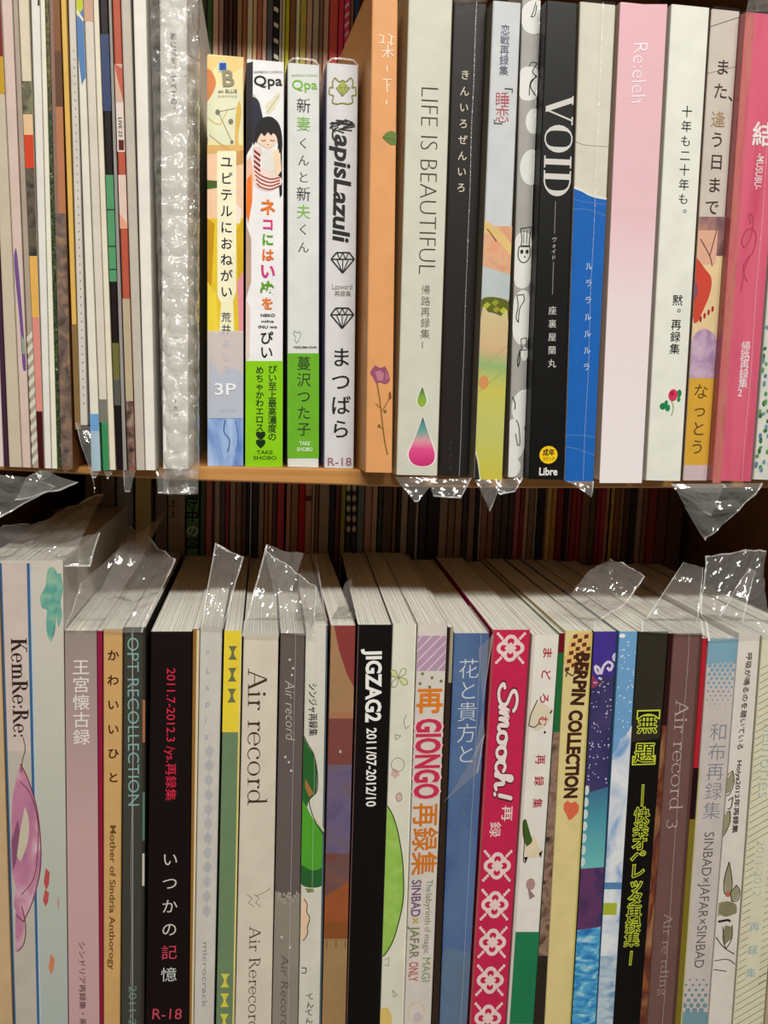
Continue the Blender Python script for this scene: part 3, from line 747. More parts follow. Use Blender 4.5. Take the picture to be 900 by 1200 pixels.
# ---- tall books
YB = -3.0
tb = dict(depth=.148, yaw=YB)
b = UB('orange clothbound book with white handwriting, green leaf and purple flower', 429, 466.5, 419.5, 459.5, 555.5, (222, 160, 106), yT=-22, side=(202, 142, 88), depth=.148, yaw=-4)
WH = (246, 228, 206)
b.line([(.28, 41), (.5, 43)], 1.2, WH, 4).line([(.3, 50), (.52, 51)], 1.2, WH, 4).line([(.46, 42), (.44, 51)], 1.2, WH, 4).line([(.62, 40), (.84, 44)], 1.2, WH, 4).line([(.62, 50), (.86, 52)], 1.2, WH, 4).line([(.76, 43), (.74, 54)], 1.2, WH, 4)
b.line([(.4, 60), (.85, 59)], 1.2, WH, 4).line([(.62, 52), (.63, 68)], 1.2, WH, 4).line([(.62, 60), (.45, 67)], 1.1, WH, 4).line([(.64, 60), (.85, 66)], 1.1, WH, 4)
b.line([(.6, 77), (.62, 84)], 1.2, WH, 4).line([(.45, 93), (.8, 93.5)], 1.2, WH, 4).line([(.6, 93), (.63, 108)], 1.2, WH, 4).line([(.62, 100), (.74, 100)], 1.1, WH, 4).line([(.6, 117), (.61, 123)], 1.2, WH, 4)
b.poly([(.46, 161), (.6, 156), (.8, 153.5), (1, 157), (1, 169), (.82, 170), (.62, 166)], (104, 124, 62), 3).line([(.48, 161), (1, 165)], .6, (76, 96, 46), 4)
b.poly([(.12, 436), (.3, 428), (.5, 431), (.68, 429), (.82, 438), (.86, 446), (.7, 450), (.5, 448), (.36, 450), (.22, 442)], (150, 84, 112), 3).poly([(.3, 436), (.5, 434), (.64, 438), (.6, 446), (.4, 446)], (186, 122, 138), 4).poly([(.7, 434), (.84, 442), (.7, 447)], (176, 110, 126), 4)
b.line([(.38, 449), (.5, 470), (.62, 500), (.72, 520), (.82, 533)], 1.5, (134, 104, 48), 3).line([(.58, 482), (.8, 470), (.9, 462)], 1.1, (134, 104, 48), 3).line([(.52, 478), (.34, 473)], 1, (134, 104, 48), 3).line([(.64, 503), (.46, 499)], 1, (134, 104, 48), 3).line([(.82, 468), (.96, 466)], 1, (134, 104, 48), 3)
b.ell(.88, 463, .05, 4, (140, 84, 60), 4).ell(.7, 482, .06, 2, (120, 110, 50), 4).ell(.48, 499, .06, 2, (130, 110, 56), 4)
b.finish()

b = UB('thick pale grey-green book with a pink and teal droplet near its foot', 479, 530.5, 464.5, 512.5, 559, (205, 206, 192), yT=-22, side=(200, 176, 132), **tb)
b.run('LIFE IS BEAUTIFUL', .54, 103, .60, 321, 20.5, (68, 60, 48), 4, -.024)
b.chars('帰路再録集1', .58, 340, .6, 404, 11.5, (110, 104, 92), 4, -.008)
b.poly([(.57, 451), (.69, 465), (.71, 471), (.66, 476), (.56, 478), (.47, 475), (.43, 470), (.46, 464)], (226, 232, 214), 2)
b.poly([(.57, 453), (.66, 465), (.68, 470), (.64, 475), (.56, 477), (.49, 474), (.46, 470), (.48, 464)], gradient('greendrop', [(0, (150, 170, 40)), (.45, (128, 168, 70)), (1, (40, 70, 60))], V(490, 477, b.Y).z-b.root.location.z, V(490, 453, b.Y).z-b.root.location.z), 3)
dr = [(.60, 486), (.75, 505), (.9, 524), (.955, 533), (.93, 541), (.82, 546), (.62, 547.5), (.4, 545), (.28, 539), (.25, 531), (.32, 522), (.47, 504)]
b.poly(dr, (236, 226, 220), 2)
cx, cy = .6, 525
b.poly([(cx+(u-cx)*.9, cy+(y-cy)*.95) for u, y in dr], gradient('pinkdrop', [(0, (196, 40, 110)), (.35, (222, 76, 140)), (.52, (214, 150, 160)), (.68, (110, 160, 150)), (.84, (90, 140, 140)), (1, (40, 44, 66))], V(488, 546, b.Y).z-b.root.location.z, V(488, 488, b.Y).z-b.root.location.z, noise_amt=.08, scale=260), 3)
b.finish()
film(b.root, [(463, 559, b.Y-.001), (513, 559, b.Y-.001), (490, 588, b.Y-.004), (486, 588, b.Y-.004)], 12, 8, .003, 3, weld='t')

b = UB('dark charcoal book in clear bag with gilt writing down its spine', 531.5, 571, 513.5, 549, 558, (38, 33, 30), yT=3, side=(150, 146, 130), **tb)
b.band(4, 557, (56, 50, 46), 1, 'cover_fold', .675, .70).band(4, 557, (38, 33, 30), 1, 'cover_fold', .70, .80)
b.chars('きんいろぜんいろ', .42, 88, .42, 220, 11.5, (226, 220, 196), 4, .004)
b.chars('VIVID', .42, 518, .42, 548, 6, (74, 68, 64), 4)
b.finish(); b.sleeve(seed=9, m=SLEEVE, fold=.66)
film(b.root, [(500, 562, b.Y-.003), (553, 560, b.Y-.003), (540, 584, b.Y-.006), (508, 582, b.Y-.006)], 14, 8, .003, 8, weld='tr', label='drooping clear bag end under the charcoal book')
film(b.root, [(531, 3, b.Y-.001), (571, 1, b.Y-.001), (572, -22, .02), (534, -22, .02)], 12, 6, .003, 18)

b = UB('pale blue-grey book with red title, peach, olive and lime artwork below', 574, 611, 556, 588, 562, (208, 212, 216), yT=2, side=(120, 112, 96), **tb)
b.band(265, 322, blotch('peach', [(232, 160, 120), (226, 176, 140), (214, 150, 110)], 120), 1).poly([(0, 258), (.4, 266), (1, 286), (1, 300), (.3, 276), (0, 275)], (228, 196, 128), 2).poly([(0, 312), (1, 322), (1, 350), (0, 350)], (192, 202, 204), 2).band(322, 351, (192, 202, 204), 2)
b.poly([(0, 352), (.3, 348), (.75, 350), (1, 356), (1, 377), (.7, 370), (.3, 366), (0, 372)], (98, 104, 30), 3)
for u, y, c in ((.2, 358, (176, 186, 60)), (.5, 355, (150, 160, 50)), (.8, 364, (190, 200, 60)), (.55, 363, (168, 150, 50))): b.poly([(u-.14, y), (u, y-4), (u+.14, y-1), (u, y+4)], c, 4)
LIME = gradient('limewash', [(0, (206, 196, 70)), (.3, (196, 200, 110)), (.55, (206, 200, 90)), (.68, (150, 184, 120)), (.8, (214, 182, 140)), (1, (214, 196, 146))], V(570, 560, b.Y).z-b.root.location.z, V(570, 366, b.Y).z-b.root.location.z, noise_amt=.12, scale=60)
b.poly([(0, 372), (.3, 367), (.7, 371), (1, 378), (1, 562), (.22, 562), (.14, 545), (0, 530)], LIME, 3)
b.poly([(0, 532), (.1, 543), (.2, 562), (0, 562)], (40, 38, 36), 4).line([(0, 528), (.1, 541), (.21, 562)], 1.2, (226, 226, 200), 5)
b.line([(0, 436), (1, 405)], .8, (190, 150, 110), 4).line([(0, 460), (1, 432)], .8, (170, 160, 90), 4).ell(.2, 448, .18, 8, (216, 150, 96), 4).line([(.1, 268), (.3, 276), (.45, 283)], .9, (90, 60, 40), 4)
b.chars('恋戦再録集', .47, 35, .47, 83, 11.5, (92, 98, 120), 4, .0, .01).chars('「', .6, 101, .6, 101.2, 15, (60, 60, 66), 4).chars('睡恋', .47, 117, .48, 135, 18, (190, 72, 92), 4, -.004, .015).chars('」', .4, 148, .4, 148.2, 15, (60, 60, 66), 4)
b.finish(); b.sleeve(seed=12, m=SLEEVE)
film(b.root, [(556, 562, b.Y-.002), (588, 562, b.Y-.002), (581, 584, b.Y-.004), (575, 600, b.Y-.004)], 10, 8, .003, 13, weld='rt')

b = UB('grey book with white clouds and small ink doodles, beside the black book', 612, 633.5, 595.5, 613, 560, (172, 170, 166), yT=-20, side=(150, 140, 120), **tb)
GY = (232, 232, 228)
for (u, y, ru, ry) in ((.7, 20, .8, 20), (.5, 98, .9, 20), (.9, 142, .5, 15), (.85, 196, .7, 21), (.5, 305, .9, 33), (.6, 372, .75, 32), (1.0, 478, .9, 22), (.3, 515, .8, 24), (.2, 560, .6, 12)):
    b.ell(u, min(y, 547), ru, ry, GY, 1)
DK = (50, 48, 48)
b.line([(.75, 2), (.62, 14), (.5, 20), (.72, 18), (.8, 6)], 1.1, DK, 2).line([(.5, 78), (.62, 73), (.95, 74), (.7, 84), (.95, 90), (.6, 96), (.55, 112)], 1.1, DK, 2).line([(.95, 88), (.6, 100), (.9, 112)], 1.3, DK, 2)
b.line([(.3, 268), (.95, 266), (.85, 282), (.86, 288), (.35, 288), (.4, 280), (.3, 268)], 1.1, DK, 2).line([(.5, 270), (.52, 286)], .8, DK, 2).line([(.7, 270), (.68, 286)], .8, DK, 2).line([(.25, 289), (.2, 300), (.4, 307), (.7, 307), (.92, 300), (.9, 289), (.25, 289)], 1.2, DK, 2).ell(.42, 295, .1, 2.5, DK, 2).ell(.74, 295, .1, 2.5, DK, 2).ell(.6, 301, .05, 1, DK, 2)
b.line([(.2, 346), (.6, 345), (.66, 352), (.4, 362), (.35, 378), (.2, 372), (.3, 358), (.2, 346)], 1.1, DK, 2).line([(.55, 397), (.9, 396), (.88, 408), (.6, 408), (.55, 397)], 1, DK, 2).ell(.8, 415, .22, 8, (232, 232, 228), 2).line([(.5, 412), (.5, 424), (.42, 430), (.38, 422), (.5, 410), (.9, 410)], 1.2, DK, 3).line([(.4, 492), (.6, 500), (.7, 520), (.55, 522), (.4, 508)], 1.1, DK, 2).line([(.1, 465), (.3, 472), (.3, 480)], 1.2, DK, 2)
b.finish(); b.sleeve(seed=14, m=SLEEVE, fold=.9)
film(b.root, [(576, 562, b.Y-.003), (613, 560, b.Y-.003), (604, 576, b.Y-.005), (585, 580, b.Y-.005)], 10, 6, .002, 15, weld='tr')

b = UB('thick black book with large pale serif title and a yellow oval sticker', 633.7, 677.5, 613.4, 661, 563, (30, 28, 28), yT=2, **tb)
GR = (205, 203, 198)
b.run('VOID', .52, 112, .52, 230, 32, GR, 4, kind='serif', W=.19, hh=.05)
b.line([(.49, 236), (.49, 274)], .9, (130, 128, 124), 4).line([(.49, 307), (.49, 345)], .9, (130, 128, 124), 4)
b.chars('ヴォイド', .49, 281, .49, 302, 6, (190, 188, 184), 4).chars('座裏屋蘭丸', .51, 364, .54, 426, 10, (214, 212, 208), 4, 0, .012)
b.ell(.53, 533, .26, 10.5, (240, 200, 40), 3, 'rating_sticker').flat('成年', .36, .70, 530, 8, (40, 30, 16), 5, .025).flat('コミック', .37, .70, 537.5, 4.5, (60, 44, 16), 5, .01)
b.flat('Libre', .28, .80, 552.5, 9, (232, 230, 226), 4, .025)
b.finish()

b = UB('cream-topped bright blue book with a wavy edge and pale blue writing', 680, 722, 661.8, 695, 564, (216, 213, 198), yT=4, side=(170, 150, 120), y0=2, **tb)
b.poly([(0, 221), (.2, 224), (.5, 230), (.8, 233), (1, 234), (1, 564), (0, 564)], (16, 104, 190), 1, 'blue_print', .3)
b.poly([(0, 221), (.2, 224), (.5, 230), (.8, 233), (1, 234), (1, 232), (.8, 230), (.5, 227), (.2, 221), (0, 218)], (228, 228, 220), 2)
b.line([(0, 166), (.3, 170), (1, 172)], .5, (150, 140, 120), 2).line([(0, 234), (.4, 237), (1, 240)], .4, (120, 160, 205), 2).line([(0, 245), (.5, 246), (1, 253)], .4, (120, 160, 205), 2).line([(0, 510), (.5, 510), (1, 512)], .5, (110, 160, 210), 2).line([(0, 524), (.4, 526), (1, 534)], .5, (110, 160, 210), 2)
b.chars('ルララルルルラ', .54, 312, .60, 430, 9, (214, 230, 244), 4, 0, 0, tilt=.15)
b.finish(); b.sleeve(seed=17, m=SLEEVE, fold=.6)
film(b.root, [(662, 564, b.Y-.002), (696, 564, b.Y-.002), (692, 584, b.Y-.005), (687, 580, b.Y-.005)], 10, 6, .003, 19, weld='r')

z0 = None
b = UB('pink book fading to white, with thin white hand lettering', 727, 782, 702.5, 752, 566, (226, 190, 194), yT=5, y0=5, side=(206, 186, 170), **tb)
zz = b.root.location.z
b.band(5, 566, gradient('pinkfade', [(0, (232, 226, 228)), (.4, (228, 212, 216)), (.58, (224, 186, 194)), (1, (222, 170, 182))], V(727, 566, b.Y).z-zz, V(750, 5, b.Y).z-zz, noise_amt=.01), 1, 'printed_gradient')
DP = (238, 205, 212)
for j in range(92):
    for i in range(13):
        y = 8+j*3.1; u = (i+.5*(j % 2)+.4)/13.6
        if y < 250: b.poly([(u-.013, y), (u, y-.7), (u+.013, y), (u, y+.7)], DP, 2, 'printed_pattern')
b.run('Re:eleh', .47, 50, .48, 121, 17, (250, 244, 244), 4, -.02, shear=-.1)
b.finish()

b = UB('plain white book with black vertical writing and a small red rose', 787, 832, 757, 797.5, 567, (224, 225, 216), yT=7, y0=7, side=(206, 204, 194), **tb)
b.chars('十年も二十年も。', .56, 131, .60, 250, 13, (30, 28, 28), 4, .0, .012).chars('黙。再録集', .60, 352, .60, 409, 12.5, (30, 28, 28), 4, .004, .01)
b.ell(.63, 463, .13, 7, (206, 66, 96), 4, n=9).ell(.60, 461, .06, 3, (176, 40, 72), 5).ell(.80, 461, .07, 4.5, (40, 130, 80), 3, n=7).ell(.80, 468, .05, 3, (50, 140, 84), 3, n=7).ell(.36, 476, .09, 4, (36, 130, 80), 3, n=7).ell(.50, 478, .07, 4, (44, 134, 84), 3, n=7).ell(.45, 472, .05, 3, (44, 134, 84), 3, n=7).line([(.6, 470), (.66, 478), (.62, 487)], 1.1, (140, 170, 110), 3)
b.finish()

b = UB('soft-coloured book with brown vertical title and yellow foot panel', 834, 867.3, 800.5, 828, 563, (206, 196, 186), yT=12, y0=12, side=(120, 90, 70), **tb)
b.line([(0, 31), (1, 20)], .8, (90, 84, 80), 2).line([(0, 86), (1, 78)], .6, (120, 110, 104), 2)
b.band(254, 300, blotch('mauvehair', [(90, 64, 70), (150, 110, 110), (200, 150, 120)], 110, (1, 1, .6)), 1).band(300, 400, (228, 204, 158), 1).band(270, 310, (226, 176, 150), 2, u0=.0, u1=.75)
b.poly([(0, 302), (.35, 315), (.62, 326), (.6, 345), (.3, 370), (.2, 377), (0, 372)], (206, 74, 56), 3).poly([(0, 328), (.14, 340), (.05, 352), (0, 352)], (140, 80, 110), 4).line([(.1, 280), (.5, 300), (.62, 312)], 1.2, (120, 78, 80), 4).line([(.7, 270), (.5, 300)], 1.2, (120, 78, 80), 4)
for u, y in ((.3, 374), (.45, 370), (.6, 366), (.75, 362)): b.ell(u, y, .05, 3.5, (176, 44, 52), 4, n=8)
b.poly([(0, 400), (.35, 386), (.7, 388), (1, 400), (1, 443), (0, 443)], blotch('lilacwash', [(150, 116, 160), (190, 160, 190), (210, 190, 200)], 120), 4)
b.band(443, 545, (216, 168, 62), 3, 'foot_panel').band(545, 563, (206, 186, 188), 3, 'foot_panel')
for ch, u, y, c in zip('また、逢う日まで', (.52, .5, .76, .48, .49, .52, .5, .46), (79, 107, 119, 140, 164, 190, 217, 243), [(58, 42, 32)]*3+[(176, 148, 112)]+[(58, 42, 32)]*4): b.chars(ch, u, y, u, y+.1, 18, c, 5, .0)
b.chars('なっとう', .5, 459, .5, 524, 18, (96, 66, 30), 5)
b.finish(); b.sleeve(seed=21, m=SLEEVE)

PK = blotch('pinkcover', [(206, 54, 100), (222, 84, 120), (226, 92, 128)], 40, (2, 1, .3), rough=.25)
b = UB('bright pink bagged book with red cord knot and white writing', 868, 922, 829.5, 880, 566, PK, yT=16, y0=14, side=(176, 70, 70), **tb)
b.band(16, 566, blotch('pinkedge', [(176, 76, 70), (200, 110, 100), (206, 70, 100)], 90, (2, 1, .3), rough=.3), 1, 'worn_edge', 0, .22)
b.chars('結', .65, 158, .65, 158.1, 27, (244, 232, 232), 4, .02).run('-MUSUBU-', .62, 180, .60, 222, 8, (244, 226, 228), 4, .01)
CR = (182, 28, 72)
b.line([(.5, 262), (.42, 252), (.5, 250), (.56, 262), (.5, 282), (.36, 290), (.3, 282), (.4, 270), (.56, 268), (.66, 278), (.6, 296), (.48, 302)], 1.3, CR, 3).line([(.52, 300), (.4, 310), (.42, 322), (.52, 330)], 1.3, CR, 3).line([(.56, 298), (.44, 312), (.4, 328), (.38, 342)], 1.3, CR, 3)
b.chars('帰路再録集2', .60, 406, .60, 460, 11.5, (246, 226, 232), 4, .01)
b.finish(); b.sleeve(seed=23, m=FILM, fold=.72, ripple=.0008)
film(b.root, [(786, 567, b.Y-.006), (893, 566, b.Y-.006), (842, 622, b.Y-.008), (828, 634, b.Y-.008)], 16, 12, .005, 24, weld='tr', label='long drooping clear bag end under the pink book')
film(b.root, [(790, 567, b.Y-.004), (846, 567, b.Y-.004), (832, 604, b.Y-.002), (822, 598, b.Y-.002)], 10, 8, .003, 25, weld='t')
film(b.root, [(876, 14, b.Y-.001), (925, 10, b.Y-.001), (925, -25, .02), (880, -25, .02)], 14, 8, .005, 26)

b = UB('white floral book with green and blue leaves at the shelf\'s far end', 925, 962, 883, 925, 563, (216, 218, 208), yT=14, y0=12, **tb)
rr = random.Random(4)
for i in range(90):
    y = rr.uniform(330, 556); u = rr.uniform(0, .5); c = rr.choice([(86, 150, 90), (110, 160, 100), (90, 130, 160), (110, 150, 170), (60, 110, 70)])
    a = rr.uniform(0, 3); b.ell(u, y, .05, rr.uniform(2, 4), c, 1+i % 3, n=6, a0=a)
b.finish(); b.sleeve(seed=27)
# loose flaps at the booklets' end
P0 = BOOKS[3].root
film(P0, [(-6, 556, -.03), (40, 560, -.028), (66, 570, -.02), (-10, 612, -.035)], 14, 12, .004, 31, weld='tr', label='loose clear bag end below the pale booklets')
film(P0, [(36, 557, -.0185), (46, 552, -.0185), (92, 565, -.01), (20, 590, -.03)], 12, 8, .003, 32, weld='t')
film(BOOKS[6].root, [(46, 551, -.0165), (68, 549, -.0165), (58, 558, -.014), (49, 563, -.014)], 8, 6, .002, 33, weld='tl', ww=.0006)
film(BOOKS[9].root, [(70, 549, -.0155), (86, 548, -.0155), (80, 552, -.014), (76, 554, -.014)], 6, 4, .001, 34, weld='t', ww=.0006)
film(BOOKS[12].root, [(88, 495, -.0155), (106, 500, -.0155), (111, 579, -.016), (108, 560, -.016)], 8, 12, .003, 35, weld='lt', ww=.0006)
film(BOOKS[12].root, [(105, 552, -.01), (119, 551, -.01), (112, 560, -.012), (108, 560, -.012)], 6, 4, .001, 36, weld='t', ww=.0006)
film(BOOKS[14].root, [(121, 551, -.01), (134, 551, -.01), (127, 562, -.012), (126, 562, -.012)], 6, 4, .001, 37, weld='t', ww=.0006)
film(BOOKS[17].root, [(144, 551, -.0165), (159, 551, -.0165), (153, 575, -.014), (147, 574, -.014)], 8, 8, .003, 38, weld='tl', ww=.0006)
film(BOOKS[20].root, [(183, 551, -.008), (200, 551, -.008), (196, 578, -.012), (185, 578, -.012)], 8, 8, .003, 39, weld='t', ww=.0006)

# ================================================================== LOWER FRONT ROW
def LB(label, a, b, yT, c, d, cover, **k):  # cover colours of this row carry the dimmer light low down
    k.setdefault('depth', .182)
    if a > 600: k.setdefault('taper', .0016)
    return Book(label, a, b, yT, c, d, 1200, cover, zb=ZLOW+.0001, **k)
b = LB('tan book sliver at the lower shelf\'s outer end, beside the wide flowered one', -28, -2, 660, -14, 14.5, (196, 168, 130)); b.finish()
# wide flowered book
b = LB('wide tall white book with painted flowers, blue lines and serif title', 0, 73.5, 657, 17, 79.5, (206, 200, 190), inset=.0016)
zz = b.root.location.z
b.band(657, 1200, gradient('palewash_dimmed', [(0, (178, 188, 182)), (.5, (196, 198, 186)), (1, (214, 206, 196))], V(40, 1200, b.Y).z-zz, V(40, 660, b.Y).z-zz), 1, 'dimmed_background', .0, 1.0)  # wash darkens downward, carrying the dimmer light low on the shelf
BLU = (62, 104, 152)
b.band(660, 1200, BLU, 2, 'blue_line', 0, .028).band(660, 1200, BLU, 2, 'blue_line', .425, .472).band(660, 1200, (190, 205, 215), 1.6, 'blue_line', .475, .50).band(660, 880, (212, 196, 188), 1.6, 'spine_panel', .03, .42).band(880, 1200, (196, 188, 176), 1.6, 'spine_panel', .03, .42)  # lower panel tone carries the same dimmer light
TE = blotch('tealpetal', [(60, 140, 136), (110, 176, 160), (150, 190, 160)], 200)
b.poly([(.76, 668), (.84, 664), (.9, 670), (.93, 690), (.9, 715), (.86, 740), (.8, 752), (.74, 745), (.72, 728), (.74, 715), (.66, 712), (.63, 700), (.68, 692), (.72, 686)], TE, 3).poly([(.88, 672), (.97, 672), (1, 690), (.96, 705), (.98, 722), (.92, 735), (.88, 715)], TE, 3)
b.run('KemRe:Re:', .27, 748, .27, 863, 18.5, (50, 26, 20), 5, kind='serif', W=.21, hh=.055)
b.line([(.3, 864), (.33, 878), (.28, 890), (.25, 905)], 1, (90, 60, 60), 4)
PP = blotch('purplepetal', [(176, 110, 150), (196, 130, 160), (226, 196, 206)], 90, (1, 1, .6))
b.poly([(.24, 895), (.34, 910), (.48, 940), (.55, 975), (.55, 1010), (.5, 1035), (.38, 1060), (.2, 1078), (.06, 1062), (.1, 1040), (.04, 1020), (0.06, 960), (.12, 925)], PP, 3)
b.poly([(.3, 945), (.36, 960), (.34, 985), (.2, 1010), (.13, 1000), (.2, 975)], (206, 196, 176), 4).poly([(.17, 960), (.2, 975), (.12, 1010), (.06, 1020), (.05, 985)], (140, 84, 116), 4)
b.line([(.24, 895), (.36, 912), (.5, 945), (.56, 985), (.54, 1020), (.4, 1055), (.22, 1080), (.1, 1072)], 1.1, (110, 44, 60), 5).line([(.22, 915), (.4, 930), (.52, 962), (.5, 1000), (.42, 1030), (.2, 1048)], 1, (130, 60, 80), 5).line([(.2, 1062), (.26, 1085), (.22, 1105), (.1, 1115)], 1.1, (120, 50, 60), 5)
b.poly([(.08, 1070), (.2, 1066), (.24, 1088), (.16, 1112), (.06, 1116)], PP, 3)
RD = (196, 84, 84)
for (u, y, s_) in ((.64, 1030, 13), (.62, 1052, 10), (.70, 1130, 12), (.85, 1058, 9)):
    b.poly([(u, y-s_), (u+.07, y-s_*.6), (u+.05, y+s_*.5), (u, y+s_), (u-.04, y+s_*.3)], RD if y != 1130 else (214, 130, 90), 3) if u < .8 else b.poly([(u, y-s_), (u+.03, y), (u, y+s_), (u-.02, y)], (196, 160, 160), 3)
b.finish(); b.sleeve(seed=41, m=SLEEVE, side=.03)
b.poly
FL = b.root
# 王宮懐古録
b = LB('mauve-grey book with white vertical title next to the wide flowered book', 76, 113, 739, 81, 116.5, (170, 150, 146))
zz = b.root.location.z
b.band(739, 1200, gradient('mauve', [(0, (196, 158, 160)), (.5, (194, 160, 160)), (1, (150, 136, 130))], V(90, 1200, 0).z-zz, V(90, 740, 0).z-zz, noise_amt=.03, scale=90), 1, 'printed_background')
b.chars('王宮懐古録', .5, 782, .5, 864, 21, (226, 220, 212), 4, .006).run('シンドリア再録集・黒杉美々', .45, 1104, .45, 1230, 7, (110, 80, 84), 4, .01, kind='cjk'); b.finish()
CRS = (150, 40, 70)
b = LB('narrow crimson book between the mauve-grey and the tan ones', 113.6, 119.8, 739, 117, 120.6, CRS); b.finish()
b = LB('tan book with brown vertical title in rounded characters', 121, 143.5, 737, 121.3, 140.5, (204, 164, 108))
b.chars('かわいいひと', .52, 768, .55, 911, 14.5, (72, 40, 28), 4, .016).run('Mother of Sindria Anthorogy', .55, 967, .5, 1136, 6.5, (112, 80, 48), 4, .012); b.finish()
b = LB('dark grey-green book with thin teal lettering and a long white line', 145.5, 170.5, 735, 142, 168.5, (66, 68, 62))
b.run('OPT RECOLLECTION', .42, 747, .5, 944, 13, (136, 178, 174), 4, -.004).line([(.36, 740), (.44, 820), (.46, 943), (.5, 1150), (.52, 1200)], .9, (170, 170, 160), 5).run('2011-2012', .5, 1155, .5, 1226, 9, (110, 140, 130), 4)
b.band(735, 1200, (56, 52, 46), 1, 'printed_strip', .86, 1).band(820, 870, (170, 110, 80), 2, 'printed_strip', .88, 1).band(928, 985, (96, 130, 120), 2, 'printed_strip', .9, 1).band(1000, 1038, (210, 205, 196), 2, 'printed_strip', .9, 1)
b.finish(); b.sleeve(seed=43, m=SLEEVE, fold=.44)
BG = b.root
# black R-18
b = LB('black book with red dates and white vertical title, rated R-18 at foot', 177, 225, 740, 170, 221, (38, 30, 30))
b.run('2011.7-2012.3 /ys.再録集', .5, 783, .52, 938, 9.5, (206, 52, 76), 4, .004)
for ch, y, c in zip('いつかの記憶', (1007, 1035, 1062, 1089, 1116, 1142), [(206, 200, 196)]*4+[(200, 76, 96)]+[(200, 204, 204)]): b.chars(ch, .53, y, .53, y+.1, 19.5, c, 4)
b.flat('R-18', .16, .84, 1188, 14, (196, 76, 96), 4); b.finish()
BR = b.root
b = LB('gold-edged thin book right of the black R-18 one', 226, 233.8, 737, 221.6, 226.5, (150, 110, 62)); b.band(738, 1200, (220, 206, 172), 1, 'pale_edge', .6, 1).finish()
b = LB('pale lavender-grey book with faint spaced lettering', 234.5, 260.5, 734, 224, 250.5, (212, 208, 200))
b.chars('*Lapis', .5, 766, .5, 862, 11, (164, 166, 204), 4, -.006)
for i in range(12): b.ell(.52, 880+i*17, .2, 6, (190, 190, 192), 2, n=8, a0=i).line([(.5, 872+i*17), (.56, 888+i*17)], 1, (186, 186, 188), 3)
b.run('microcrack', .5, 1104, .5, 1180, 6, (150, 150, 156), 4); b.finish(); b.sleeve(seed=44, m=SLEEVE)
LP = b.root
b = LB('yellow-topped sage green book with little bow-tie shapes', 263, 283.5, 739, 253, 274.5, (112, 136, 104))
b.band(739, 858, (232, 208, 66), 1, 'yellow_panel').band(739, 1200, (222, 206, 130), 2, 'pale_edge', .9, 1)
def bow(b, u, y, c): b.poly([(u-.24, y-8), (u+.24, y-8), (u+.06, y), (u+.24, y+8), (u-.24, y+8), (u-.06, y)], c, 3)
for y in (765, 790.5, 815): bow(b, .5, y, (112, 116, 84))
for y in (1149, 1172, 1196): bow(b, .45, y, (216, 204, 84))
b.finish()
b = LB('beige-white book with large dark serif lettering', 285.5, 326.5, 743, 274.5, 318, (214, 204, 188))
b.run('Air record', .42, 783, .48, 943, 22, (74, 58, 44), 4, kind='serif', W=.12, hh=.04).run('Air Rerecording', .5, 1085, .52, 1236, 13, (96, 78, 60), 4, kind='serif', W=.12, hh=.05)
for k in range(2): b.line([(.25+.2*k, 1048), (.4+.2*k, 1052), (.3+.2*k, 1058), (.45+.2*k, 1062)], .7, (150, 134, 110), 3)
b.line([(.5, 1050), (.8, 1044), (.9, 1040)], .7, (150, 134, 110), 3); b.finish()
AR = b.root
b = LB('dark mauve book with pale slanted lettering, turning grey near its foot', 329, 357, 742, 319, 348.5, (96, 80, 78))
b.poly([(0, 1044), (.2, 1046), (.35, 1054), (.5, 1048), (.7, 1052), (1, 1046), (1, 1200), (0, 1200)], (146, 138, 124), 1, 'grey_foot')
for i in range(22): b.ell(random.uniform(.1, .9), random.uniform(1046, 1060), .05, 2, (170, 160, 146), 2, n=6)
for u, y in ((.4, 773), (.55, 783), (.5, 791), (.3, 887), (.45, 893), (.55, 903), (.3, 1098), (.65, 1110)): b.ell(u, y, .05, 1.4, (220, 216, 214), 3, n=6)
b.run('Air record', .42, 797, .5, 868, 11, (200, 192, 190), 4, -.01, shear=.25).run('Air Recording', .45, 1118, .5, 1226, 9, (92, 84, 76), 4, -.004, shear=.2); b.finish()
b.sleeve(seed=45, m=FILM, fold=.62)
DM = b.root
b = LB('white book with green cap artwork and small black vertical title', 358.5, 384, 733, 349.5, 376, (222, 218, 206))
b.run('シンジャ再録集', .36, 801, .42, 862, 9.5, (44, 42, 40), 4, .012, kind='cjk')
GN = (84, 168, 50); GD = (44, 104, 50)
b.poly([(0, 864), (.2, 874), (.48, 886), (.62, 905), (.62, 925), (.5, 932), (.3, 938), (.2, 946), (0, 940)], GD, 2).poly([(.1, 912), (.5, 930), (.3, 934), (.1, 922)], (176, 120, 66), 3)
b.poly([(0, 938), (.2, 946), (.5, 960), (.98, 978), (1, 1018), (.6, 1020), (0, 1014)], GN, 2).poly([(0, 1013), (.5, 1020), (1, 1016), (1, 1036), (.5, 1040), (0, 1035)], GD, 3).line([(.45, 955), (.8, 964), (.98, 974)], 1.8, (230, 214, 180), 4).line([(0, 862), (.2, 872), (.5, 886), (.66, 910), (.62, 928), (.3, 938), (.55, 960), (.98, 978)], 1, (44, 50, 36), 5)
b.poly([(.05, 1055), (.2, 1052), (.3, 1060), (.28, 1068), (.4, 1076), (.3, 1086), (.32, 1094), (.15, 1102), (.05, 1104)], (240, 206, 176), 3).line([(.15, 1053), (.3, 1060), (.28, 1068), (.42, 1076), (.32, 1086), (.34, 1094), (.15, 1102)], 1, (70, 50, 44), 4).line([(.1, 1134), (.3, 1134), (.3, 1140), (.1, 1140)], 1, (70, 66, 60), 4).poly([(.2, 1041), (.55, 1041), (.6, 1045), (.3, 1046)], (130, 140, 80), 3)
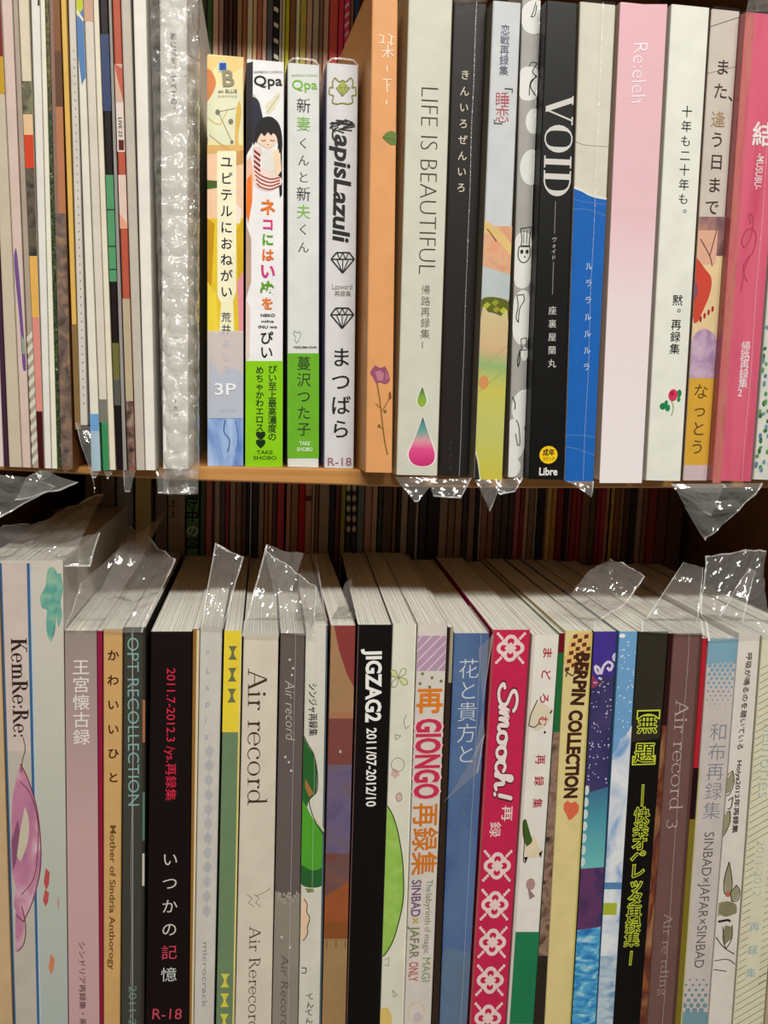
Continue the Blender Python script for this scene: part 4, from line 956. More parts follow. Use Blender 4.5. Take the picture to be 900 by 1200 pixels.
b.chars('てんてん', .5, 1168, .45, 1196, 10, K, 4, tilt=.3)
b.band(733, 1200, (84, 104, 116), 3, 'blue_edge', .93, 1); b.finish(); b.sleeve(seed=46, m=SLEEVE, fold=.5)
b = LB('brown book with wine red and tan curve, violet and rust blotches below', 388, 416.5, 733, 376.5, 404.5, (150, 96, 80))
b.band(840, 896, (130, 74, 68), 1, 'printed_picture').band(896, 1010, blotch('violet', [(96, 84, 120), (110, 96, 130), (112, 92, 96)], 70), 1, 'printed_picture').band(1000, 1048, blotch('winebrown', [(120, 66, 56), (110, 80, 80), (140, 80, 66)], 80), 2, 'printed_picture').poly([(0, 1050), (1, 1034), (1, 1100), (0, 1100)], (158, 88, 50), 3, 'printed_picture').band(1080, 1100, (142, 84, 44), 4, 'printed_picture').band(1100, 1200, (166, 134, 92), 3, 'printed_picture')
b.band(733, 838, (170, 132, 96), 1, 'printed_picture').poly([(.12, 733), (1, 733), (1, 805), (.7, 790), (.35, 762)], (142, 62, 60), 2, 'printed_picture').poly([(.0, 836), (1, 834), (1, 842), (0, 842)], (176, 120, 90), 2)
for u in (.12, .52, .92): b.line([(u, 1101), (u, 1111)], 1, (120, 90, 56), 4)
b.poly([(.45, 882), (.5, 878), (.56, 882)], (220, 210, 200), 3); b.finish(); b.sleeve(seed=47, m=SLEEVE)
b = LB('black book with heavy white block lettering and dates', 419.5, 458.5, 732, 405, 444.5, (34, 27, 27), yaw=2.5)
b.run('JIGZAG2', .5, 760, .54, 846, 17, (238, 236, 232), 4, .034).run('2011/07-2012/10', .5, 853, .55, 945, 11, (236, 234, 230), 4, .02)
b.band(733, 1200, (96, 72, 70), 2, 'worn_edge', 0, .035); b.finish()
JG = b.root
b = LB('cream book with line-drawn leaves and a big lime green disc', 460.5, 488, 731, 445, 472.5, (218, 216, 200), yaw=2.5)
b.band(731, 1200, (232, 230, 210), 1, 'pale_edge', .94, 1)
OLV = (130, 140, 96)
def leafo(b, u, y, du, dy, fill=None):
    P = [(u, y), (u+du*.5-dy*.012, y+dy*.5), (u+du, y+dy), (u+du*.5+dy*.012, y+dy*.5+2)]
    if fill: b.poly(P, fill, 2)
    b.line(P+[P[0]], .7, OLV, 3)
for q in range(4):
    a = .6+q*1.6; b.poly([(.32, 794), (.32+.3*math.cos(a)-.1*math.sin(a), 794+9*math.sin(a)+3*math.cos(a)), (.32+.44*math.cos(a), 794+14*math.sin(a)), (.32+.3*math.cos(a)+.1*math.sin(a), 794+9*math.sin(a)-3*math.cos(a))], [(206, 216, 150), (218, 216, 200)][q % 2], 2)
    b.line([(.32, 794), (.32+.3*math.cos(a)-.12*math.sin(a), 794+9*math.sin(a)+4*math.cos(a)), (.32+.46*math.cos(a), 794+14*math.sin(a)), (.32+.3*math.cos(a)+.12*math.sin(a), 794+9*math.sin(a)-4*math.cos(a)), (.32, 794)], .7, OLV, 3)
b.line([(.7, 838), (.6, 845), (.7, 854), (.85, 850)], .7, OLV, 3).line([(.25, 861), (.5, 862), (.28, 867), (.25, 861)], .7, OLV, 3)
b.line([(.4+.28*math.cos(i*.63), 896+8*math.sin(i*.63)) for i in range(11)], .6, (130, 130, 116), 3).poly([(.2, 900), (.4, 902), (.5, 908), (.3, 912), (.12, 908)], (206, 170, 166), 2).ell(.5, 934, .13, 5, (206, 176, 170), 2).line([(.5+.13*math.cos(i*.63), 934+5*math.sin(i*.63)) for i in range(11)], .6, (120, 100, 100), 3)
dis = [(0, 944), (.25, 955), (.5, 975), (.72, 1005), (.82, 1035), (.8, 1060), (.62, 1085), (.4, 1105), (.12, 1118), (0, 1120)]
b.poly(dis, blotch('limedisc', [(136, 180, 72), (150, 192, 84), (160, 200, 100)], 120), 2).line(dis, 1.3, (60, 66, 40), 3)
b.poly([(0, 1182), (.3, 1180), (.5, 1190), (.5, 1200), (0, 1200)], (216, 190, 110), 2).line([(.5, 1160), (.7, 1166), (.55, 1168), (.5, 1160)], .7, OLV, 3).line([(.1, 1125), (.3, 1122), (.28, 1132), (.1, 1130)], .6, OLV, 3)
b.finish()
b = LB('cream book with orange and crimson rounded title under lilac stripes', 489.5, 524.5, 731, 472.5, 505, (220, 212, 204), yaw=2.5)
b.band(745, 786, (186, 154, 180), 2, 'striped_tape', .02, .98)
for i in range(-3, 6):
    x0_ = i*.34
    b.poly([(min(.98, max(.02, x0_)), 786 if 0.02 <= x0_ else 786+(x0_-.02)*34), (min(.98, max(.02, x0_+.06)), 786 if x0_ >= -.04 else 786+(x0_+.04)*34), (min(.98, max(.02, x0_+1.2)), 745 if x0_+1.2 <= .98 else 745+(x0_+1.2-.98)*34), (min(.98, max(.02, x0_+1.14)), 745 if x0_+1.14 <= .98 else 745+(x0_+1.14-.98)*34)], (226, 206, 216), 3, 'striped_tape') if -1.1 < x0_ < .9 else None
for u, y in ((.22, 789.5), (.55, 794), (.86, 798), (.15, 801), (.48, 805)): b.ell(u, y, .05, 1.8, (108, 130, 60), 3, n=8)
b.chars('再', .5, 821, .5, 821.1, 32, (226, 128, 40), 4, .03)
b.run('GIONGO', .5, 841, .5, 937, 29, (240, 200, 204), 4, .06).run('GIONGO', .5, 842, .5, 936, 27, (204, 52, 84), 5, .034)
b.run('再録集', .5, 941, .5, 1025, 27, (216, 122, 34), 4, .016, kind='cjk')
for tx, y0_, y1_, c in (('SINBAD', 1031, 1074, (112, 84, 128)), ('×', 1075, 1082, (200, 170, 70)), ('JAFAR', 1085, 1123, (130, 136, 100)), ('ONLY', 1127, 1150, (190, 100, 96))): b.run(tx, .28, y0_, .28, y1_, 10.5, c, 4, .012)
for tx, y0_, y1_, c in (('The', 1031, 1045, (110, 150, 130)), ('labyrinth', 1047, 1083, (140, 140, 120)), ('of', 1086, 1092, (130, 150, 120)), ('magic', 1095, 1117, (140, 140, 130)), ('MAGI', 1122, 1150, (130, 160, 110))): b.run(tx, .74, y0_, .74, y1_, 7 if tx != 'MAGI' else 9, c, 4)
b.line([(.45+.3*math.cos(i*.6), 1186+12*math.sin(i*.6)) for i in range(12)], 1.4, (222, 204, 160), 2).ell(.5, 1192, .16, 6, (206, 190, 200), 2)
b.finish(); b.sleeve(seed=48, m=SLEEVE)
GI = b.root
b = LB('dark strip standing for the shadowed gap between the lilac-striped and the blue book', 525.5, 531.5, 735, 506, 514, (60, 48, 42), yaw=2.5); b.band(735, 800, (160, 150, 130), 1, 'worn_edge', .4, 1).finish()  # the dark gap here is built as a thin dark-coloured book
b = LB('blue bagged book with large thin white vertical title', 532.5, 573, 742, 515, 547, (54, 92, 148), yaw=2.5)
b.band(742, 1200, blotch('bluespine', [(44, 84, 142), (62, 102, 158), (74, 112, 160)], 30), 1, 'printed_background')
b.poly([(0, 1120), (.3, 1112), (.7, 1116), (1, 1122), (1, 1200), (0, 1200)], (86, 116, 150), 2)
b.chars('花と貴方と', .46, 784, .50, 884, 25, (214, 222, 230), 4, -.008).run('Hana to anata to', .55, 918, .5, 1050, 8, (90, 116, 150), 4, -.014)
b.finish(); b.sleeve(seed=49, m=FILM, ripple=.0016, gapf=.0014, fold=.75)
BL = b.root
b = LB('crimson book with white lace flower pattern and white script title', 577.5, 621.5, 738, 550, 592.5, (204, 40, 84), yaw=2.5)
LW = (240, 214, 212); RDc = mat((204, 40, 84), .42, name='cover')
def lace(b, y):
    u0 = .5; ax = .36; ay = 15.5
    for q in range(4):
        a = q*math.pi/2
        b.ell(u0+ax*.55*math.cos(a), y+ay*.55*math.sin(a), .175, 7.6, LW, 3, 'printed_pattern', 12)
        c_, s_ = math.cos(a+math.pi/4), math.sin(a+math.pi/4)
        b.ell(u0+ax*.62*c_, y+ay*.62*s_, .095, 4.2, LW, 3, 'printed_pattern', 8)
        for t_ in (1.02, 1.24, 1.46):
            uu, yy = u0+ax*t_*c_*.95, y+ay*t_*s_*1.05
            if .05 < uu < .95: b.ell(uu, yy, .042, 2.0, LW, 3, 'printed_pattern', 6)
        b.ell(u0+ax*.5*math.cos(a), y+ay*.5*math.sin(a), .095, 4.0, RDc, 4, 'printed_pattern', 8)
        b.ell(u0+ax*.30*math.cos(a), y+ay*.30*math.sin(a), .05, 2.2, LW, 5, 'printed_pattern', 6)
    b.ell(u0, y, .085, 3.7, LW, 6, 'printed_pattern', 8)
lace(b, 759.5)
for y in (1014.5, 1060, 1104, 1148.5, 1193, 1237): lace(b, y)
sm = [[(1.0, .92), (.85, 1.05), (.55, 1.1), (.3, .98), (.28, .78), (.5, .62), (.72, .48), (.78, .25), (.6, .02), (.3, -.05), (.08, .05), (.0, .22), (.12, .3)],
      [(.85, .05), (.95, .45), (1.02, .6), (1.05, .1)], [(1.05, .15), (1.15, .5), (1.28, .6), (1.3, .1)], [(1.3, .15), (1.4, .52), (1.55, .6), (1.55, .15), (1.64, .05), (1.8, .2)],
      [(2.05, .6), (1.85, .5), (1.82, .2), (1.98, .04), (2.18, .15), (2.2, .42), (2.05, .6), (2.2, .55), (2.4, .5)], [(2.62, .6), (2.42, .5), (2.4, .2), (2.56, .04), (2.76, .15), (2.78, .42), (2.62, .6), (2.8, .55), (2.96, .5)],
      [(3.3, .52), (3.16, .62), (2.98, .5), (2.95, .2), (3.1, .04), (3.28, .1), (3.45, .3)], [(3.4, .04), (3.52, .5), (3.66, .95), (3.62, 1.1), (3.52, .98), (3.5, .4), (3.46, .05)], [(3.48, .2), (3.62, .5), (3.78, .58), (3.8, .3), (3.84, .06), (4.0, .14)],
      [(4.36, 1.1), (4.3, .75), (4.24, .36)], [(4.18, .06), (4.2, .08)]]
b.run('', .5, 797, .5, 940, 19, (90, 20, 40), 4, data=tube2d(sm, .26)).run('', .5, 799, .5, 938, 19, (244, 226, 224), 5, data=tube2d(sm, .17))
b.run('再', .68, 944, .68, 962, 12, (240, 216, 214), 4, .012, kind='cjk').run('録', .38, 963, .38, 981, 12, (240, 216, 214), 4, .008, kind='cjk')
b.band(738, 1200, (160, 90, 80), 2, 'worn_edge', 0, .05); b.finish(); b.sleeve(seed=50, m=SLEEVE)
SMR = b.root
b = LB('white book with spaced crimson characters and a green lower third', 624, 655.5, 744, 594, 624.5, (224, 220, 212), yaw=2.5)
b.band(1092, 1200, (46, 122, 84), 2, 'green_panel', .1).band(744, 1200, (206, 196, 186), 1, 'pale_edge', 0, .1)
for ch, y in zip('まどろむ再録集', (765, 791, 818, 845, 890, 915, 941)): b.run(ch, .6, y-5.5, .6, y+5.5, 10.5, (176, 44, 66), 4, .012, kind='cjk')
b.poly([(.1, 838), (.3, 824), (.7, 826), (.9, 834), (.8, 848), (.4, 856), (.15, 850)], (216, 206, 180), 2).line([(.35, 820), (.15, 836), (.08, 850), (.3, 852), (.5, 846)], 1.1, (50, 40, 34), 3).line([(.92, 832), (.85, 836)], 1.6, (40, 34, 30), 3).ell(.7, 858, .04, 1.6, (40, 34, 30), 3, n=6)
b.poly([(.1, 962), (.22, 960), (.4, 976), (.5, 986), (.3, 992), (.14, 980)], (70, 96, 50), 3).poly([(.3, 984), (.55, 978), (.85, 998), (.8, 1004), (.4, 1004), (.25, 996)], (222, 206, 176), 2).line([(.12, 964), (.2, 985), (.22, 1008), (.3, 1010)], 1, (70, 50, 40), 4).poly([(.24, 1004), (.38, 1004), (.3, 1012)], (40, 34, 30), 4).poly([(.78, 1000), (.92, 996), (.86, 1005)], (40, 34, 30), 4)
b.ell(.55, 1036, .17, 7, (176, 140, 136), 3, n=9).poly([(.45, 1040), (.75, 1050), (.55, 1054)], (150, 124, 120), 3); b.finish()
b = LB('narrow dark book, maroon at the top then green, beside the yellow one', 656, 661.8, 742, 625.5, 637.5, (44, 108, 62), yaw=2.0)
b.band(742, 765, (110, 28, 40), 1, 'maroon_top').band(858, 1120, blotch('brownpic', [(90, 60, 50), (150, 120, 104), (60, 40, 36)], 120), 1, 'picture_panel').band(1120, 1200, (56, 48, 44), 1, 'dark_foot').finish()
b = LB('pale yellow book with bold dark block lettering and a coral heart', 662.5, 694.5, 739, 638, 668.5, (218, 200, 142), yaw=2.0)
b.poly([(.3, 744), (1, 741), (1, 790), (.45, 786), (.0, 776), (.1, 765)], (222, 180, 116), 1)
for i in range(9):
    for j in range(4):
        if (i+j) % 2 == 0:
            y = 744+i*4.8; u = .3+j*.2-(i*.03)
            if u > .02 and u < .85: b.poly([(u, y), (u+.16, y-1), (u+.16, y+3.6), (u, y+4.6)], (96, 62, 46), 2)
b.line([(.15, 788), (.35, 792), (.5, 786)], 1.4, (80, 60, 44), 3).line([(.14, 785), (.12, 793)], 1.4, (80, 60, 44), 3)
b.run('BERPIN', .70, 765, .58, 826, 14.5, (70, 46, 36), 4, .045).run('COLLECTION', .55, 832, .52, 935, 14.5, (70, 46, 36), 4, .045)
b.poly([(.30, 941), (.42, 938), (.54, 941), (.72, 939), (.86, 944), (.84, 952), (.6, 960), (.5, 961), (.4, 954), (.28, 948)], (214, 106, 78), 3, 'heart')
b.band(740, 1200, (196, 186, 100), 2, 'pale_edge', .95, 1).finish()
NV = blotch('galaxy', [(44, 40, 92), (56, 50, 104), (70, 56, 108)], 40, rough=.3)
b = LB('deep violet starry book with a white swirl near the top', 696.5, 722.5, 740, 670, 697.5, NV, yaw=2.0)
b.band(741, 792, (66, 52, 146), 1, 'printed_picture').poly([(0, 795), (.1, 802), (.9, 780), (1, 786), (1, 740), (0, 740)], (70, 54, 148), 2, 'printed_picture').poly([(0, 790), (.4, 802), (.1, 806), (0, 806)], (150, 60, 96), 3)
b.line([(.3, 790), (.16, 786), (.12, 780), (.3, 783), (.4, 790), (.5, 780), (.7, 775), (.9, 779), (.8, 786), (.66, 782)], 3, (226, 216, 232), 4).line([(.3, 794), (.45, 796)], 2.6, (226, 216, 232), 4).ell(1, 770, .14, 5, (200, 200, 230), 4)
b.poly([(0, 930), (1, 922), (1, 1016), (0, 1018)], gradient('tealsky', [(0, (110, 190, 190)), (.5, (70, 150, 170)), (1, (52, 70, 130))], V(700, 1018, 0).z-b.root.location.z, V(700, 900, 0).z-b.root.location.z, noise_amt=.04), 2, 'printed_picture')
b.poly([(0, 1018), (1, 1016), (1, 1088), (0, 1092)], blotch('plumpic', [(50, 40, 92), (100, 50, 100), (44, 38, 84)], 60), 2, 'printed_picture').poly([(0, 1090), (1, 1086), (1, 1200), (0, 1200)], blotch('watersparkle', [(30, 110, 180), (50, 140, 205), (90, 180, 220), (190, 220, 230)], 160, (1, 1, 2)), 2, 'printed_picture')
for i in range(7): b.ell(.04, 926+i*14, .14, 6, (206, 224, 220), 3, 'printed_picture', 8)
rr = random.Random(9)
for i in range(70): y = rr.uniform(798, 925); b.ell(rr.uniform(.06, .94), y, .035*rr.uniform(.4, 1.3), .9*rr.uniform(.4, 1.4), (206, 204, 232), 3, n=6)
b.finish(); b.sleeve(seed=51, m=SLEEVE)
b = LB('sky blue book with white clouds and speckles', 726, 747.5, 740, 699, 718, (112, 160, 204), yaw=1.6)
b.poly([(0, 884), (.25, 878), (.4, 866), (.7, 862), (1, 850), (1, 1200), (0, 1200)], blotch('cloudsky', [(120, 160, 206), (196, 206, 220), (222, 226, 230), (216, 218, 222)], 75, (1, 1, .8)), 1, 'printed_picture').band(1058, 1072, (170, 180, 60), 2, 'printed_picture', 0, .8).band(1034, 1042, (90, 130, 176), 2, 'printed_picture').band(1120, 1200, blotch('sea', [(110, 150, 186), (170, 190, 206), (196, 206, 214)], 120, (1, 1, 2)), 2, 'printed_picture')
for i in range(40): b.ell(rr.uniform(.06, .94), rr.uniform(745, 860), .05*rr.uniform(.4, 1.3), 1*rr.uniform(.4, 1.4), (206, 222, 236), 3, n=6)
b.ell(.15, 745, .18, 2.4, (230, 236, 240), 3)
b.finish()
b = LB('near-black book with yellow-green outlined bracketed title', 748.5, 783.5, 740, 717, 749, (56, 53, 46), yaw=1.2)
b.poly([(0, 870), (1, 865), (1, 1200), (0, 1200)], (34, 31, 30), 1, 'dark_lower_spine')
YG = (196, 208, 70)
def outl(b, txt, u0, y0, u1, y1, px):
    b.chars(txt, u0, y0, u1, y1, px, YG, 4, .062).chars(txt, u0, y0, u1, y1, px, (34, 32, 26), 6, .0)
outl(b, '【', .5, 829, .5, 829.1, 26); outl(b, '無', .5, 848, .5, 848.1, 24); outl(b, '題', .47, 882, .47, 882.1, 24); outl(b, '】', .45, 899, .45, 899.1, 26)
b.line([(.5, 919), (.51, 945)], 3, YG, 4).line([(.5, 920), (.51, 944)], 1.1, (34, 32, 26), 5)
outl(b, '快楽オペレッタ再録集', .53, 955, .48, 1101, 18.5)
b.line([(.5, 1114), (.48, 1131)], 3, YG, 4).line([(.5, 1115), (.48, 1130)], 1.1, (34, 32, 26), 5)
b.finish(); ND = b.root
b = LB('narrow rust and dark brown picture spine behind the black title book', 784, 789, 742, 749.5, 757.5, (52, 28, 26), yaw=1); b.band(850, 1200, blotch('rustpic', [(150, 92, 50), (90, 40, 34), (176, 130, 86)], 90, (1, 1, .4)), 1, 'picture_panel').finish()
b = LB('brown-mauve book with thin pale serif lettering and numeral', 789.5, 823, 742, 758, 790.5, (116, 84, 80), yaw=1)
b.run('Air record 3', .46, 819, .5, 970, 15, (196, 176, 172), 4, kind='serif', W=.09, hh=.04).run('Air re rding', .5, 1070, .5, 1166, 9.5, (178, 156, 152), 4, kind='serif', W=.10, hh=.05)
b.band(742, 1200, (88, 62, 58), 1, 'darker_edge', .9, 1).finish(); b.sleeve(seed=53, m=SLEEVE, fold=.5)
A3 = b.root
b = LB('red sliver of a book, olive and yellow lower down', 823.5, 829.5, 748, 791, 797, (176, 44, 54), yaw=.6); b.band(900, 960, (40, 32, 26), 1, 'dark_panel').band(960, 1200, (122, 112, 44), 1, 'olive_panel').finish()
b = LB('pale pinkish grey book with blue dotted ends and thin grey title', 830.5, 865, 748, 797.5, 829, (206, 196, 192), yaw=.4)
SB = (128, 170, 190)
b.poly([(0, 748), (1, 748), (1, 774), (0, 778)], SB, 1, 'dotted_panel')
for j in range(11):
    for i in range(6):
        u = (i+.5*(j % 2)+.1)/5.6; y = 775+j*5; r = 2.9*(1-j/13)
        if .04 < u < .96: b.ell(u, y, r/36, r, SB if j < 7 else (150, 150, 166), 2, 'dotted_panel', 8)
for j in range(7):
    for i in range(5):
        u = (i*.25-.02+.12*(j % 2)); y = 1148+j*6; r = 1.2+j*.35
        if .04 < u < .96: b.ell(u, y, r/32, r, (120, 150, 160), 2, 'dotted_panel', 8)
b.band(1186, 1200, (120, 156, 166), 1, 'dotted_panel')
b.chars('和布再録集', .58, 858, .55, 950, 22, (132, 136, 150), 4, -.012).run('SINBAD×JAFAR×SINBAD', .53, 975, .52, 1134, 11, (108, 96, 92), 4, -.006)
b.band(900, 1200, (196, 190, 130), 2, 'pale_edge', 0, .05).finish(); b.sleeve(seed=54, m=SLEEVE)
b = LB('whitish book with ink-drawn flowers and tiny black vertical text', 866, 891.5, 742, 830, 857.5, (216, 210, 202), yaw=.4)
b.run('呼吸が鳴るのを聴いている', .55, 765, .45, 878, 6.5, (70, 62, 60), 4, .01, kind='cjk').run('Holya2012年再録集', .48, 891, .5, 976, 6, (64, 58, 56), 4, .016, kind='cjk')
IK = (72, 64, 54); OV = (150, 146, 118)
b.poly([(.0, 912), (.2, 904), (.28, 916), (.15, 928), (0, 930)], OV, 2).poly([(0, 955), (.2, 950), (.25, 962), (.1, 975), (0, 978)], OV, 2).line([(0, 908), (.2, 903), (.3, 916), (.15, 930), (0, 932)], 1, IK, 3).line([(.1, 938), (.3, 934), (.25, 946), (.1, 948)], 1.2, IK, 3).line([(.05, 952), (.22, 950), (.26, 962), (.12, 974), (0, 980)], 1, IK, 3)
b.poly([(.35, 1012), (.55, 1030), (.5, 1046), (.3, 1048), (.2, 1030)], OV, 2).line([(.35, 1010), (.2, 1030), (.25, 1046), (.5, 1050), (.56, 1034), (.36, 1010)], 1.1, IK, 3).ell(.42, 1048, .12, 3, (190, 96, 84), 3, n=7)
b.poly([(.5, 1046), (.75, 1038), (.9, 1044), (.85, 1054), (.6, 1056)], OV, 2).line([(.5, 1046), (.75, 1037), (.92, 1044), (.86, 1055), (.6, 1056), (.5, 1046)], 1, IK, 3).poly([(.1, 1060), (.4, 1056), (.8, 1060), (.85, 1070), (.4, 1074), (.1, 1070)], (134, 128, 100), 2).line([(.08, 1080), (.5, 1078), (.6, 1080)], 2.6, (50, 44, 40), 3)
b.poly([(.4, 1084), (.7, 1086), (.7, 1100), (.4, 1108), (.3, 1098)], (134, 128, 100), 2).line([(.7, 1084), (.72, 1100), (.5, 1112), (.4, 1104), (.3, 1086)], 1.1, IK, 3).line([(.04, 1098), (.4, 1110), (.9, 1118)], 1.1, IK, 3).line([(.05, 1126), (.6, 1124), (.95, 1130)], 1, IK, 3).line([(.05, 1136), (.6, 1138)], 1, IK, 3).poly([(.04, 1058), (.2, 1056), (.24, 1070), (.05, 1074)], OV, 2)
b.finish()
b = LB('cream book with diagonal hatching and pale teal outlined lettering', 893.5, 931, 745, 859, 895, (214, 210, 186), yaw=.4)
for i in range(54):
    y = 778+i*8.2
    for (u0_, u1_) in ((.03, .28), (.72, .97)) if 855 < y < 1150 and not 935 < y < 985 else ((.03, .97),):
        b.line([(u0_, y+6), (u1_, y+6-(u1_-u0_)*36*.62)], .9, (150, 144, 100), 2, 'printed_pattern')
b.run('memories', .45, 842, .45, 934, 15, (160, 184, 180), 4, -.02).run('2011-2012', .45, 985, .45, 1050, 9, (176, 190, 176), 4, -.02).chars('再録集', .45, 1086, .45, 1140, 12, (160, 184, 184), 4, 0)
b.finish(); HB = b.root
b = LB('brownish book past the hatched cream one', 932, 960, 745, 896, 925, (176, 160, 132), yaw=.4); b.finish()

# ---- loose clear bag ends above the lower row
f = lambda r, c, **k: film(r, c, floor=(None if r is FL else ZT+.003), **k)
f(FL, [(-12, 655, 0), (74, 661, 0), (122, 578, .05), (-12, 622, .03)], nu=26, nv=22, amp=.006, seed=50, weld='tl', freq=45, name='bag_flap')
f(FL, [(40, 664, -.001), (106, 664, .004), (118, 618, .014), (60, 640, .008)], nu=18, nv=12, amp=.004, seed=51, weld='rb')
f(BG, [(100, 737, .0), (168, 739, .0), (206, 650, .04), (152, 612, .06)], nu=18, nv=18, amp=.006, seed=52, weld='rt', m=FILMC)
f(BG, [(78, 735, .002), (120, 738, .002), (196, 600, .07), (94, 682, .02)], nu=14, nv=14, amp=.004, seed=53, weld='l')
f(LP, [(236, 734, .001), (262, 735, .001), (286, 650, .025), (252, 632, .03)], nu=14, nv=14, amp=.004, seed=54, weld='lrt')
f(AR, [(284, 743, .001), (327, 744, .001), (356, 648, .03), (312, 638, .03)], nu=14, nv=16, amp=.004, seed=55, weld='l')
f(DM, [(330, 741, -.003), (368, 746, -.004), (371, 690, .010), (310, 640, .022)], nu=26, nv=26, amp=.006, seed=56, weld='tr', freq=80)
f(DM, [(344, 742, .002), (384, 734, .002), (371, 652, .08), (352, 653, .08)], nu=10, nv=10, amp=.002, seed=57, weld='rt')
f(BOOKS[-1].root, [(932, 745, .001), (960, 745, .001), (950, 660, .08), (905, 650, .08)], nu=10, nv=10, amp=.003, seed=58)
f(JG, [(388, 730, .006), (418, 730, .006), (412, 676, .06), (404, 684, .05)], nu=10, nv=10, amp=.003, seed=59)
f(BL, [(556, 890, -.002), (568, 862, -.002), (560, 760, -.002), (577, 742, -.001)], nu=8, nv=14, amp=.002, seed=62, weld='l')
f(BL, [(519, 940, -.0018), (538, 916, -.0022), (568, 860, -.003), (560, 905, -.002)], nu=8, nv=8, amp=.001, seed=67, weld='rt')
NVR = [x for x in BOOKS if 'deep violet' in x.root['label']][0].root
f(NVR, [(640, 712, .02), (694, 738, .001), (756, 678, .03), (716, 650, .045)], nu=20, nv=18, amp=.005, seed=64, weld='tr')
f(A3, [(748, 738, .001), (822, 742, .001), (822, 668, .03), (800, 660, .035)], nu=18, nv=16, amp=.004, seed=65, weld='lr')
f(A3, [(792, 742, -.001), (822, 742, -.001), (806, 716, .01), (798, 712, .01)], nu=8, nv=6, amp=.003, seed=69, weld='t')
f(HB, [(826, 748, .001), (900, 744, .001), (898, 645, .035), (824, 655, .035)], nu=22, nv=22, amp=.006, seed=66, weld='lt', freq=50)
f(HB, [(838, 730, .012), (866, 742, .004), (886, 668, .02), (878, 664, .02)], nu=12, nv=14, amp=.005, seed=70, weld='rl')

# ================================================================== REAR ROWS
ORD = ('first second third fourth fifth sixth seventh eighth ninth tenth eleventh twelfth thirteenth fourteenth fifteenth sixteenth seventeenth eighteenth nineteenth '
       'twentieth').split()
TENS = {2: 'twenty', 3: 'thirty', 4: 'forty', 5: 'fifty', 6: 'sixty', 7: 'seventy', 8: 'eighty', 9: 'ninety'}
def ordw(n):
    if n <= 20: return ORD[n-1]
    t, o_ = divmod(n, 10)
    return {2: 'twentieth', 3: 'thirtieth', 4: 'fortieth', 5: 'fiftieth', 6: 'sixtieth', 7: 'seventieth', 8: 'eightieth', 9: 'ninetieth'}[t] if o_ == 0 else TENS[t]+'-'+ORD[o_-1]
def cname(c):
    r, g, b_ = c; mx, mn = max(c), min(c)
    if mx < 42: return 'black'
    if mx-mn < 26: return 'dark grey' if mx < 75 else 'grey-brown'
    if r > 1.7*g and r > 1.5*b_: return 'dark red' if r < 110 else 'red'
    if g >= r: return 'dark green'
    if b_ > r: return 'dark blue'
    if r-b_ > 60 and g > .8*r: return 'olive yellow'
    return 'dark brown' if mx < 78 else ('brown' if mx < 125 else 'light brown')
def rear(rows, Y, ya, yb, gain, zt, zb, where, grp, depth, skew=0):
    for i, r in enumerate(rows):
        x0_, x1_, c = r[:3]
        if len(r) > 3: Yi = r[3]
        else: Yi = Y+(i*37 % 5)*.0003
        p, q = V(x0_, ya, Yi), V(x1_, ya, Yi); sk = skew
        w = q.x-p.x-.00022
        th = min(.0004, w*.2); z = zt-((i*13) % 7)*.0009 if zt < .3 else zt-((i*13) % 7)*.003
        x0w = p.x; prof = [(0, depth), (0, .0004), (th*.8, 0), (w-th*.8, 0), (w, .0004), (w, depth), (w-th, depth), (w-th, .001), (th, .001), (th, depth)]
        vs = []; fs = []
        zr = V(x0_, ya, Yi).z; k = (V(x0_-(x0_-150)*.00013*200, ya+200, Yi).x-p.x)/(V(x0_, ya+200, Yi).z-zr) if False else 0
        for zz_ in (zb, z):
            for a, d in prof: vs.append((x0w+a+k*(zz_-zr), Yi+d, zz_))
        n = len(prof)
        for j in range(n-1): fs.append((j, j+1, n+j+1, n+j))
        fs += [(n-1, 0, n, 2*n-1)]
        # covers' upper edges and the leaves between them
        fs += [(10+0, 10+9, 10+8, 10+1), (10+1, 10+8, 10+7, 10+4), (10+1, 10+4, 10+3, 10+2), (10+4, 10+7, 10+6, 10+5)]
        n0 = len(vs)
        for zz_ in (zb+.001, z-.0012):
            for a, d in ((th, .001), (w-th, .001), (w-th, depth-.001), (th, depth-.001)): vs.append((x0w+a, Yi+d, zz_))
        f0 = len(fs)
        fs += [(n0+4, n0+5, n0+6, n0+7), (n0+2, n0+3, n0+7, n0+6), (n0, n0+3, n0+2, n0+1)]
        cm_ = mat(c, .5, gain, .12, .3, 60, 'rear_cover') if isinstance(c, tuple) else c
        root = empty('thin_book', ((p.x+q.x)/2, Yi, zb)); nm = r[4] if len(r) > 4 else cname(c)
        root['label'] = '%s thin spine, %s %s' % (nm, ordw(i+1), where); root['category'] = 'book'; root['group'] = grp
        new_obj('cover', vs[:n0], fs[:f0], cm_, root)
        new_obj('page_block', vs[n0:], [tuple(a-n0 for a in q_) for q_ in fs[f0:]], PAGE2, root)
        yield root, (x0_, x1_, Yi)
UG = 3.6
